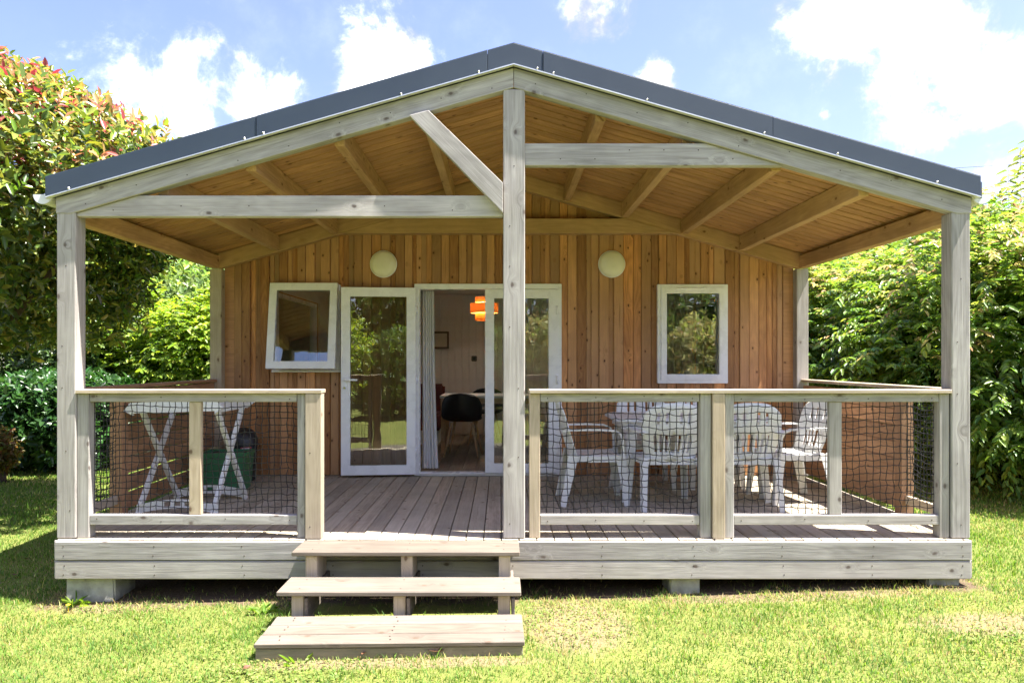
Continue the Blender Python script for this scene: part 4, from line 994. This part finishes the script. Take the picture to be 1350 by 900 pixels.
def crown(name, parent, centre, rad, seed, twigs, per, twig_len, leaf, aspect, cols, wts, mat='leaf', style='round', inner=0.35, amp=0.35, k=26, power=14, droop=0.15, top=None, zmin=None, low=-0.9, shell=0.28, boxy=2.0):
    """many leafy twigs spread over and through a lumpy body"""
    r = np.random.default_rng(seed); centre = np.array(centre, float); rad = np.array(rad, float)
    d = nrm(r.normal(0, 1, (int(twigs * 1.6), 3))); d = d[d[:, 2] > low][:twigs]; n = len(d)
    f = lumps(r, k, amp, power)(d)
    if boxy != 2.0: f = f / (np.abs(d) ** boxy).sum(1) ** (1 / boxy)
    dep = 1 - shell * r.random(n) ** 1.6; inn = r.random(n) < inner; dep = np.where(inn, r.uniform(0.45, 0.85, n), dep)
    P0 = centre + d * (f * dep)[:, None] * rad
    if zmin is not None: keep = P0[:, 2] > (zmin(P0) if callable(zmin) else zmin) + r.uniform(0, 0.3, n); P0 = P0[keep]; d = d[keep]; n = len(d)
    out = nrm(d / rad * rad.mean())
    if style == 'arch': T = nrm(out * np.array([1, 1, 0.55]) + r.normal(0, 0.38, (n, 3)) + np.array([0, 0, 0.10]))
    else: T = nrm(out * 0.8 + r.normal(0, 0.45, (n, 3)) + np.array([0, 0, 0.45]))
    Lt = twig_len * r.uniform(0.6, 1.3, n); up = np.array([0, 0, 1.0])
    q = (np.arange(per) + 0.5) / per
    Pl = P0[:, None] + T[:, None] * (Lt[:, None] * q)[..., None]
    if style == 'arch': Pl = Pl - up * (0.35 * Lt[:, None] * q ** 2)[..., None]
    S = nrm(np.cross(T, up) + 1e-6); B = np.cross(S, T)
    if style == 'arch':
        side = np.where(np.arange(per) % 2 == 0, 1.0, -1.0); sgn = np.broadcast_to(side, (n, per))[..., None]
        D = T[:, None] * 0.75 + S[:, None] * sgn * 0.85 - up * (0.15 + 0.5 * q[None, :, None]) + r.normal(0, 0.16, (n, per, 3))
        U = np.broadcast_to(up + 0.25 * out[:, None], (n, per, 3)) + r.normal(0, 0.25, (n, per, 3))
    else:
        ang = np.arange(per) * 2.4 + r.uniform(0, 6.28, (n, 1)); ra = (S[:, None] * np.cos(ang)[..., None] + B[:, None] * np.sin(ang)[..., None])
        D = T[:, None] * (0.35 + 0.6 * q[None, :, None]) + ra * 0.9 + r.normal(0, 0.15, (n, per, 3))
        U = T[:, None] * 0.9 - ra * 0.4 + up * 0.35 + r.normal(0, 0.2, (n, per, 3))
    Pl = Pl.reshape(-1, 3); D = D.reshape(-1, 3); U = U.reshape(-1, 3); N = len(Pl)
    Ln = leaf * r.uniform(0.6, 1.2, N) * np.repeat(r.uniform(0.7, 1.25, n), per); W = Ln * aspect * r.uniform(0.85, 1.15, N)
    tw = np.repeat(r.normal(0, 0.17, n), per)
    col = pal(r, N, cols, wts) * (1 + tw[:, None])
    if top is not None:                                    # coloured upper twigs: young shoots, and on the arching hedge its lit top too
        ctop, zt, share = top
        hz = np.clip((P0[:, 2] - zt[0]) / (zt[1] - zt[0]), 0, 1); pick = (r.random(n) < share * hz) & (~inn[:n] if zmin is None else True)
        pk = np.repeat(pick, per) & (np.tile(q, n) > 0.3); col[pk] = pal(r, pk.sum(), ctop, [1] * len(ctop))
    col = np.clip(col, 0.003, 0.9)
    return obj(name, leaf_mesh(name, Pl, D, U, Ln, W, col, mat, droop), None, parent)
def trunk(name, parent, base, tips, r0, seed, mat='bark'):
    rr_ = random.Random(seed); parts = []
    b = Vector(base)
    for tip in tips:
        t = Vector(tip); pts = []; n = 7; o1 = Vector((rr_.uniform(-.1, .1), rr_.uniform(-.1, .1), 0))
        for i in range(n):
            q = i / (n - 1); p = b.lerp(t, q); p.x = b.x + (t.x - b.x) * q ** 1.5 + o1.x * math.sin(q * 5); p.y = b.y + (t.y - b.y) * q ** 1.5 + o1.y * math.sin(q * 4); pts.append(p)
        parts.append(tube(pts, [r0 * (1 - 0.75 * i / (n - 1)) for i in range(n)], 8))
    v, f = merge(*parts); return obj(name, mesh(name, v, f, True), mat, parent)
def g0(x, y): return float(gz(x, y))
def plant(name, lab, cat, base, tips, r0, seed, group=None, stem='trunk'):
    b = (base[0], base[1], g0(*base)); t = thing(name, lab, cat, b, 0, group); trunk(stem, t, (b[0], b[1], b[2] - 0.05), tips, r0, seed); return t

PH = [(0.09, 0.155, 0.026), (0.15, 0.21, 0.034), (0.24, 0.265, 0.044), (0.34, 0.32, 0.08), (0.06, 0.11, 0.024)]
RED = [(0.36, 0.085, 0.075), (0.42, 0.20, 0.11), (0.42, 0.28, 0.13), (0.36, 0.27, 0.08)]
def build_plants():
    # big evergreen shrub-tree with red shoots beside the terrace
    t = plant('photinia_tree', 'tall evergreen tree with reddish young shoots beside the roof', 'tree', (-6.9, 8.2), [(-5.2, 7.6, 3.6), (-6.4, 7.6, 3.8), (-5.7, 8.6, 4.0), (-4.5, 7.8, 2.9), (-5.8, 7.0, 3.4), (-7.0, 8.2, 3.2)], 0.11, 1)
    crown('crown', t, (-5.75, 7.75, 2.95), (2.25, 2.1, 1.85), 11, 13000, 8, 0.2, 0.115, 0.40, PH, [3, 3, 2.2, 1.2, 2], 'glossy_leaf', inner=0.26, amp=0.22, k=34, power=22, top=(RED, (3.0, 4.5), 0.65), zmin=lambda p: 1.75 + 1.2 * np.clip(p[:, 0] + 5.1, 0, 1.1), low=-1)
    # low clipped laurel
    t = plant('laurel_shrub', 'low dark green rounded laurel shrub on the shaded lawn', 'shrub', (-7.2, 11.6), [(-7.5, 11.4, 1.0), (-6.9, 11.5, 1.0), (-7.2, 11.9, 1.05)], 0.05, 2)
    crown('crown', t, (-7.3, 11.65, 0.62), (1.35, 0.95, 0.68), 12, 2600, 7, 0.14, 0.13, 0.55, [(0.03, 0.085, 0.02), (0.045, 0.12, 0.028), (0.025, 0.065, 0.02)], [2, 2, 1], 'glossy_leaf', inner=0.3, amp=0.12, k=20, zmin=-0.05, boxy=3.0)
    t = plant('spotted_shrub', 'small bronze and yellow shrub at the foot of the laurel', 'shrub', (-6.95, 10.1), [(-7.1, 10.1, 0.5), (-6.9, 10.2, 0.5)], 0.025, 3)
    crown('crown', t, (-7.12, 10.1, 0.30), (0.22, 0.25, 0.30), 13, 420, 6, 0.1, 0.08, 0.45, [(0.16, 0.13, 0.03), (0.11, 0.12, 0.025), (0.18, 0.10, 0.035)], [1, 1, 1], inner=0.3, amp=0.2, zmin=-0.05)
    # bright hedge beyond the lawn
    HG = [(0.15, 0.25, 0.03), (0.20, 0.30, 0.038), (0.26, 0.34, 0.05), (0.09, 0.17, 0.026)]
    for i, (x, y, rx, h, lab) in enumerate(((-7.0, 14.2, 1.5, 2.75, 'bright green hedge shrub across the lawn behind the evergreen tree'), (-5.2, 13.6, 1.6, 2.75, 'bright green hedge shrub across the lawn seen beside the rear terrace post'), (-3.2, 14.0, 1.5, 2.9, 'bright green hedge shrub across the lawn half hidden by the cabin wall'))):
        t = plant('hedge_shrub', lab, 'shrub', (x, y), [(x - 0.4, y - 0.2, 1.9), (x + 0.4, y, 2.0), (x, y + 0.3, 2.2), (x + 0.1, y - 0.5, 1.5)], 0.05, 30 + i, 'hedge shrubs across the lawn')
        crown('crown', t, (x, y, h * 0.48), (rx, 1.25, h * 0.52), 40 + i, 5200, 8, 0.2, 0.105, 0.5, HG, [2, 3, 2, 1.5], 'leaf', style='arch', inner=0.25, amp=0.25, k=40, power=26, zmin=-0.05, low=-1, boxy=2.6)
    t = plant('understorey_shrub', 'dark evergreen shrub filling the shade behind the laurel', 'shrub', (-8.6, 13.0), [(-8.9, 13, 2.2), (-8.2, 12.8, 2.3), (-8.5, 13.4, 2.5)], 0.06, 35)
    crown('crown', t, (-8.55, 13.0, 1.75), (1.45, 1.2, 1.75), 47, 3200, 7, 0.2, 0.12, 0.45, [(0.04, 0.085, 0.02), (0.06, 0.11, 0.025), (0.09, 0.15, 0.03)], [2, 2, 1], 'glossy_leaf', inner=0.3, amp=0.25, k=30, power=20, zmin=-0.05, low=-1)
    # far trees
    FT = [(0.14, 0.22, 0.05), (0.18, 0.26, 0.06), (0.10, 0.17, 0.045)]
    for i, (x, y, z, rx, rz, lab) in enumerate(((-15.0, 32, 4.0, 3.4, 3.1, 'pale green far tree rising beyond the bright hedge'), (-19.5, 34, 4.2, 4.0, 3.6, 'rounded far tree beyond the lawn hidden partly by the evergreen'), (-12.0, 26, 2.3, 3.0, 2.2, 'broad low tree just beyond the bright hedge'), (-22, 27, 3.4, 4.0, 3.2, 'broad far tree behind the low laurel'), (20, 30, 3.6, 4.5, 3.4, 'broad far tree beyond the leafy hedge'), (12, 24, 3.0, 3.5, 2.6, 'rounded tree behind the flowering hedge'))):
        t = plant('far_tree', lab, 'tree', (x, y), [(x - 1, y, z + 1), (x + 1, y, z + 1), (x, y + 1, z + 1.5), (x, y - 1, z)], 0.2, 60 + i, 'trees beyond the hedges')
        crown('crown', t, (x, y, z), (rx, rx, rz), 70 + i, 3600, 7, 0.45, 0.24, 0.55, FT, [2, 2, 1], inner=0.3, amp=0.3, k=40, power=20, low=-1, zmin=0.3)
    # tall leafy hedge along the other side of the cabin
    HR = [(0.11, 0.20, 0.032), (0.15, 0.25, 0.04), (0.20, 0.29, 0.05), (0.07, 0.15, 0.03)]
    YL = [(0.32, 0.36, 0.08), (0.28, 0.36, 0.07), (0.40, 0.36, 0.14), (0.36, 0.27, 0.13)]  # yellowish tips, more of them higher up: sunlit hedge top put into leaf colour
    for i, (x, y, rx, ry, h, lab) in enumerate(((7.25, 9.5, 2.3, 1.7, 3.1, 'tall arching shrub beside the front corner post on the hedge side'), (6.95, 12.2, 2.35, 1.9, 3.3, 'tall arching shrub level with the cabin wall on the hedge side'), (6.9, 15.2, 2.4, 2.0, 3.6, 'tall arching shrub behind the rear terrace post on the hedge side'))):
        t = plant('arching_shrub', lab, 'shrub', (x - 0.3, y), [(x - 1.2, y - 0.6, 2.2), (x - 0.8, y + 0.5, 2.4), (x + 0.5, y, 2.6), (x - 1.5, y, 1.9), (x, y - 1.0, 2.6), (x + 0.3, y + 1, 2.6)], 0.055, 90 + i, 'arching shrubs along the cabin')
        crown('crown', t, (x, y, h * 0.50), (rx, ry, h * 0.5), 100 + i, 9500 if i < 2 else 5200, 12, 0.42, 0.105, 0.44, HR, [3, 3, 2, 2], 'leaf', style='arch', inner=0.30, amp=0.30, k=46, power=26, droop=0.22, top=(YL, (1.5, 3.2), 0.6), zmin=0.35, low=-1, boxy=2.4)
    # a tall wand rising out of the hedge
    t = thing('wand_shoot', 'tall leafy wand rising above the hedge shrubs against the sky', 'shoot', (6.55, 9.0, 3.0))
    r = np.random.default_rng(5); A = []; DD = []
    for (x, y, z0, z1) in ((6.40, 8.9, 2.6, 4.25), (6.18, 8.8, 2.6, 3.95), (6.62, 9.1, 2.6, 4.4)):
        v, f = tube([(x, y, z0), (x + 0.03, y, (z0 + z1) / 2), (x + 0.02, y, z1)], [0.006, 0.0045, 0.002], 6); obj('stem', mesh('stem', v, f), 'bark', t)
        for k in range(15):
            z = z0 + 0.4 + (z1 - z0 - 0.4) * k / 14
            for s in (0, 1): a = k * 1.57 + s * math.pi; A.append((x + 0.02, y, z)); DD.append((math.cos(a), math.sin(a), -0.15))
    A = np.array(A); DD = np.array(DD); n = len(A)
    obj('leaves', leaf_mesh('leaves', A, DD, np.tile([0, 0, 1.0], (n, 1)), r.uniform(0.12, 0.19, n), r.uniform(0.045, 0.065, n), pal(r, n, [(0.14, 0.2, 0.05), (0.2, 0.24, 0.06), (0.28, 0.2, 0.1)], [2, 2, 1]), 'leaf', 0.25), None, t)
    # little white blossoms on the hedge
    for i, (x, y, z) in enumerate(((5.05, 9.1, 2.05), (5.0, 9.35, 1.9), (5.15, 8.75, 1.72), (5.08, 9.9, 2.15))):
        parts = []
        for k in range(14):
            c = Vector((x, y, z)) + Vector((rnd.uniform(-.06, .06), rnd.uniform(-.06, .06), rnd.uniform(-.05, .05)))
            for m in range(5):
                a = m * 1.2566 + k; d = Vector((math.cos(a) * 0.016, -0.008, math.sin(a) * 0.016)); s = Vector((-math.sin(a) * 0.008, 0, math.cos(a) * 0.008)); parts.append(([c, c + d * 0.6 + s, c + d, c + d * 0.6 - s], [[0, 1, 2, 3]]))
        v, f = merge(*parts); o = obj('blossom_cluster', mesh('blossom_cluster', v, f), 'petal_white'); tag(o, 'small white blossom cluster among the hedge leaves', 'blossom', 'blossoms on the hedge')
    # planting on the far side of the lawn, seen in the panes of the cabin
    RF = [((0.26, 0.34, 0.05), (0.34, 0.40, 0.06), (0.17, 0.27, 0.04)), ((0.32, 0.16, 0.08), (0.2, 0.2, 0.05), (0.38, 0.2, 0.1)), ((0.36, 0.34, 0.12), (0.26, 0.32, 0.08), (0.42, 0.38, 0.18)), ((0.10, 0.17, 0.03), (0.14, 0.21, 0.04), (0.07, 0.13, 0.03))]
    row = [(-8.2, -4.6, 1.5, 2.9, 0, 'yellow green shrub across the lawn, mirrored in the awning window'), (-5.6, -5.2, 1.4, 2.7, 1, 'reddish leaved shrub across the lawn, mirrored in the folded door leaf'), (-3.2, -5.0, 1.4, 3.4, 0, 'lime green shrub across the lawn, mirrored high in the folded door leaf'), (-0.6, -5.8, 1.3, 2.5, 3, 'dark green shrub across the lawn, mirrored in the closed door leaf'), (1.6, -5.4, 1.2, 2.7, 2, 'golden grassy shrub across the lawn, mirrored in the closed door leaf'), (3.8, -5.0, 1.2, 2.2, 0, 'bushy green shrub across the lawn, mirrored low in the fixed window'), (5.4, -4.4, 1.0, 2.6, 2, 'pale plumed shrub across the lawn, mirrored in the fixed window middle'), (7.2, -4.8, 1.3, 2.9, 0, 'leafy shrub across the lawn, mirrored at the edge of the fixed window')]
    for i, (x, y, rx, h, c, lab) in enumerate(row):
        t = plant('border_shrub', lab, 'shrub', (x, y), [(x - 0.3, y, h * 0.7), (x + 0.3, y + 0.2, h * 0.7), (x, y - 0.2, h * 0.8)], 0.04, 130 + i, 'border shrubs across the lawn')
        crown('crown', t, (x, y, h * 0.48), (rx, 1.0, h * 0.52), 140 + i, 2200, 7, 0.22, 0.13, 0.4, RF[c], [1, 1, 1], inner=0.3, amp=0.3, k=24, power=16, zmin=-0.05, low=-1)
    for i, x in enumerate((-10.5, -6.6, -2.8, 1.2, 5.0, 8.8)):
        y = -12.5 - (i % 2) * 0.8; h = 5.6 + (i * 37 % 5) * 0.25
        t = plant('garden_tree', ['dark tree behind the yellow green border shrub', 'dark tree behind the reddish border shrub', 'dark tree behind the lime green border shrub', 'dark tree behind the golden grassy border shrub', 'dark tree behind the pale plumed border shrub', 'dark tree behind the last leafy border shrub'][i], 'tree', (x, y), [(x - 1, y, h * 0.7), (x + 1, y, h * 0.7), (x, y + 1, h * 0.8), (x, y - 1, h * 0.7)], 0.16, 160 + i, 'trees behind the border shrubs')
        crown('crown', t, (x, y, h * 0.54), (3.0, 2.2, h * 0.48), 170 + i, 2600, 7, 0.4, 0.2, 0.5, RF[3], [1, 1, 1], inner=0.3, amp=0.3, k=30, power=16, low=-1, zmin=0.6)
build_plants()

def build_grass():
    r = np.random.default_rng(3)
    steps = (-1.36, 0.14, 3.94, 4.95)
    def area(x0, x1, y0, y1, dens, h, w, lean):
        n = int((x1 - x0) * (y1 - y0) * dens); x = r.uniform(x0, x1, n); y = r.uniform(y0, y1, n)
        # clumpy density and bare ground beneath the deck and the treads
        cl = np.sin(x * 5.1 + 1.3 * np.sin(y * 3.7)) * np.sin(y * 6.3 + 1.7 * np.sin(x * 2.9)) + 0.6 * np.sin(x * 13 + y * 9) * np.sin(y * 17 - x * 5)
        keep = r.random(n) < 0.80 + 0.2 * cl
        jig = 0.09 * np.sin(x * 7.3) + 0.05 * np.sin(x * 23 + 1)
        under = (x > -3.1) & (x < 3.28) & (y > 5.0 + jig); keep &= ~(under & (r.random(n) > 0.10 * np.exp(-(y - 5.0) * 1.6)))
        edge = (x > -3.2) & (x < 3.3) & (y > 4.80 + jig) & ~under; keep &= ~(edge & (r.random(n) > 0.62))
        st = (x > steps[0]) & (x < steps[1]) & (y > steps[2]) & (y < steps[3]); keep &= ~(st & ((y < 4.3) | (r.random(n) > 0.10)))
        wear = np.exp(-(((x - 0.45) / 0.35) ** 2 + ((y - 4.35) / 0.5) ** 2)) + np.exp(-(((x - 3.1) / 0.55) ** 2 + ((y - 4.30) / 0.16) ** 2)) + 0.7 * np.exp(-(((x + 0.6) / 0.9) ** 2 + ((y - 3.86) / 0.07) ** 2))
        keep &= ~(r.random(n) < wear * 0.8)
        x, y, wear, cl = x[keep], y[keep], wear[keep], cl[keep]; n = len(x); z = gz(x, y)
        H = h * r.uniform(0.45, 1.15, n) * (1 + 0.18 * cl); H *= np.where(r.random(n) < 0.03, 1.8, 1)
        W = w * r.uniform(0.6, 1.3, n); a = r.uniform(0, 2 * math.pi, n); b = a + r.normal(0, 0.5, n) + math.pi / 2
        s = np.stack([np.cos(a), np.sin(a), 0 * a], 1) * (W / 2)[:, None]; l = np.stack([np.cos(b), np.sin(b), 0 * a], 1) * (H * lean * r.uniform(0.2, 1.4, n))[:, None]
        P = np.stack([x, y, z - 0.004], 1); up = np.array([0, 0, 1.0]) * H[:, None]
        V = np.stack([P - s, P + s, P + up * 0.6 + l * 0.4 + s * 0.7, P + up * 0.6 + l * 0.4 - s * 0.7, P + up * 0.9 + l], 1).reshape(-1, 3)
        base = (np.arange(n) * 5)[:, None]
        dry = (np.sin(x * 1.9 + 2.0 * np.sin(y * 1.7)) * np.sin(y * 2.3 + x) > 0.25) * 0.14 + np.clip(wear, 0, 1) * 0.5 + 0.05 + 0.45 * ((x > -3.2) & (x < 3.3)) * np.clip((y - 4.62) / 0.3, 0, 1)
        col = pal(r, n, [(0.097, 0.192, 0.03), (0.13, 0.23, 0.038), (0.185, 0.268, 0.057), (0.06, 0.138, 0.023)], [2.5, 3, 2, 1.8], 0.2)
        dk = r.random(n) < dry; col[dk] = pal(r, dk.sum(), [(0.42, 0.36, 0.16), (0.36, 0.28, 0.14), (0.34, 0.33, 0.10)], [1, 1, 1.4])
        return V, base, np.repeat(col, 5, 0)
    V = []; Q = []; T = []; K = []; off = 0
    for a in ((-4.3, 4.6, 3.35, 5.25, 8000, 0.034, 0.0052, 0.8), (-5.0, -3.05, 5.25, 7.4, 4500, 0.036, 0.007, 0.6), (3.22, 5.4, 5.25, 7.2, 4500, 0.036, 0.007, 0.6),
              (-10, -3.05, 7.4, 12.8, 1900, 0.045, 0.012, 0.5), (3.22, 7.4, 7.2, 10.5, 2200, 0.045, 0.012, 0.5), (-3.05, 3.22, 5.25, 6.4, 700, 0.05, 0.006, 0.8), (-4.9, -3.05, 5.0, 5.3, 4000, 0.035, 0.006, 0.6), (4.6, 5.4, 4.6, 5.3, 4000, 0.035, 0.006, 0.6)):
        v, b, c = area(*a); b = b + off; off += len(v); V.append(v); K.append(c); Q.append(b + np.array([0, 1, 2, 3])); T.append(b + np.array([3, 2, 4]))
    V = np.concatenate(V); K = np.concatenate(K); Q = np.concatenate(Q); T = np.concatenate(T); n = len(Q)
    me = bpy.data.meshes.new('grass'); me.vertices.add(len(V)); me.vertices.foreach_set('co', V.astype(np.float32).ravel())
    me.loops.add(7 * n); me.loops.foreach_set('vertex_index', np.concatenate([Q, T], 1).reshape(-1).astype(np.int32))
    me.polygons.add(2 * n); ls = np.stack([np.arange(n) * 7, np.arange(n) * 7 + 4], 1).reshape(-1); me.polygons.foreach_set('loop_start', ls.astype(np.int32)); me.update(calc_edges=True)
    at = me.attributes.new('col', 'FLOAT_COLOR', 'POINT'); at.data.foreach_set('color', np.concatenate([K, np.ones((len(K), 1))], 1).astype(np.float32).ravel())
    me.materials.append(M['grass']); o = obj('lawn_grass', me, None); tag(o, 'short sunlit grass blades covering the lawn', 'grass', kind='stuff')
    # clover and other flat leaves among the blades
    n = 26000; x = r.uniform(-4.3, 4.6, n); y = r.uniform(3.35, 5.2, n)
    ok = (np.sin(x * 2.2 + 1) * np.sin(y * 3.1 + x * 0.6) + r.normal(0, 0.3, n) > 0.62) & ~((x > -1.38) & (x < 0.16) & (y > 3.9)) & ~((x > -3.15) & (x < 3.3) & (y > 4.88)); x = x[ok]; y = y[ok]; n = len(x)
    a = r.uniform(0, 6.28, n); D = np.stack([np.cos(a), np.sin(a), r.uniform(0, 0.5, n)], 1)
    P = np.stack([x, y, gz(x, y) + r.uniform(0.008, 0.024, n)], 1)
    me = leaf_mesh('clover', P, D, np.tile([0, 0, 1.0], (n, 1)) + r.normal(0, 0.25, (n, 3)), r.uniform(0.012, 0.026, n), r.uniform(0.009, 0.017, n), pal(r, n, [(0.15, 0.22, 0.05), (0.20, 0.26, 0.065), (0.26, 0.30, 0.10)], [1.5, 2, 2]), 'grass', 0.05)
    o = obj('clover', me, None); tag(o, 'flat clover leaves spread through the sunlit lawn', 'clover', kind='stuff')
build_grass()

def build_small():
    # weeds sprouting along the deck edge
    r = np.random.default_rng(9)
    for i, (x, y, n, L, w, lab, flower) in enumerate(((-2.90, 4.93, 22, 0.13, 0.008, 'grassy weed tuft with a yellow flower by the wide concrete block', True), (-1.30, 4.28, 12, 0.10, 0.03, 'broad leaved weed growing beside the middle step upright', False), (-1.12, 3.90, 10, 0.10, 0.009, 'thin grass tuft against the lowest step', False), (-1.55, 4.72, 20, 0.10, 0.028, 'leafy weed clump at the foot of the steps under the newel', False))):
        z = g0(x, y); t = thing('weed_tuft', lab, 'weed', (x, y, z))
        a = r.uniform(0, 6.28, n); D = np.stack([np.cos(a), np.sin(a), r.uniform(0.5, 1.7, n)], 1); P = np.stack([x + r.normal(0, 0.03, n), y + r.normal(0, 0.025, n), np.full(n, z)], 1)
        obj('leaves', leaf_mesh('leaves', P, D, np.tile([0, 0, 1.0], (n, 1)) + r.normal(0, 0.2, (n, 3)), L * r.uniform(0.5, 1.1, n), w * r.uniform(0.7, 1.2, n), pal(r, n, [(0.13, 0.24, 0.035), (0.2, 0.3, 0.05)], [1, 1]), 'grass', 0.35), None, t)
        if flower:
            c = Vector((x + 0.02, y - 0.13, z + 0.05)); parts = [tube([(c.x, c.y, z), c], 0.002, 5)]
            for m in range(14): b = m * 0.4488; d = Vector((math.cos(b), math.sin(b), 0.3)) * 0.017; s = Vector((-math.sin(b), math.cos(b), 0)) * 0.004; parts.append(([c, c + d * 0.6 + s, c + d, c + d * 0.6 - s], [[0, 1, 2, 3]]))
            v, f = merge(*parts); obj('flower', mesh('flower', v, f), 'petal_yellow', t)
    # fallen leaves
    for i, (px, py, L, lab) in enumerate(((575, 857, 0.10, 'curled dry brown leaf against the lowest step riser'), (325, 877, 0.045, 'dry reddish leaf on the sunny grass beyond the lowest step corner'), (18, 747, 0.05, 'pinkish fallen leaf on the shaded grass past the deck corner'), (35, 725, 0.04, 'small brown fallen leaf at the edge of the roof shadow'), (480, 862, 0.04, 'small dry leaf at the middle of the lowest step'))):
        z = 0.03; D_ = FPX * (EYE - z) / (py - 475); x = (px - 660) * D_ / FPX; z = g0(x, D_) + 0.03
        bm = bmesh.new(); n = 7; g = []
        for j in range(n):
            q = j / (n - 1); hw = L * 0.33 * math.sin(math.pi * (0.06 + 0.9 * q)) ; row = []
            for k in (-1, -0.4, 0.4, 1): row.append(bm.verts.new((L * (q - 0.5), k * hw, abs(k) * hw * 0.7 + 0.25 * L * (q - 0.5) ** 2 * 2)))
            g.append(row)
        for j in range(n - 1):
            for k in range(3): bm.faces.new((g[j][k], g[j][k + 1], g[j + 1][k + 1], g[j + 1][k]))
        o = obj('fallen_leaf', bm_mesh(bm, 'fallen_leaf', True), 'dry_leaf', None, Matrix.Translation((x, D_ - (0.02 if py > 850 and L > 0.06 else 0), z)) @ Matrix.Rotation(1.1 * i, 4, 'Z') @ Matrix.Rotation(0.35, 4, 'X')); tag(o, lab, 'leaf', 'dry leaves on the ground')
    # overhead cable
    pts = [(4 + 3.0 * k, 25, 7.6 + 0.115 * (4 + 3.0 * k - 5) * 0.55 + 0.004 * (k - 6) ** 2) for k in range(14)]
    v, f = tube(pts, 0.007, 6); o = obj('overhead_cable', mesh('overhead_cable', v, f), 'cable_black'); tag(o, 'thin overhead cable crossing the sky above the hedge', 'cable')
    # neighbouring pale holiday home glimpsed through the trees
    t = thing('holiday_home', 'pale neighbouring holiday home glimpsed behind the laurel and evergreen', 'house', (-15.5, 21, g0(-15.5, 21)))
    obj('wall', mesh('wall', *box_vf((-4.5, -1.6, 0.0), (4.5, 1.6, 2.5))), 'caravan_cream', t, None, False)
    rv = [(-4.8, -1.9, 2.45), (4.8, -1.9, 2.45), (4.8, 1.9, 2.45), (-4.8, 1.9, 2.45), (-4.8, 0, 3.3), (4.8, 0, 3.3)]
    obj('roof', mesh('roof', rv, [[0, 1, 5, 4], [2, 3, 4, 5], [1, 2, 5], [3, 0, 4], [3, 2, 1, 0]]), 'roof_slate', t, None, False)
    for x in (-2.6, 0.2, 2.8):
        w = obj('window', frame_mesh(x - 0.6, x + 0.6, 1.0, 2.0, 0.07, -1.66, -1.58), 'white_pvc', t, None, False)
        obj('pane', mesh('pane', *box_vf((x - 0.53, -1.63, 1.07), (x + 0.53, -1.61, 1.93))), 'dark_glass', w, None, False)
build_small()
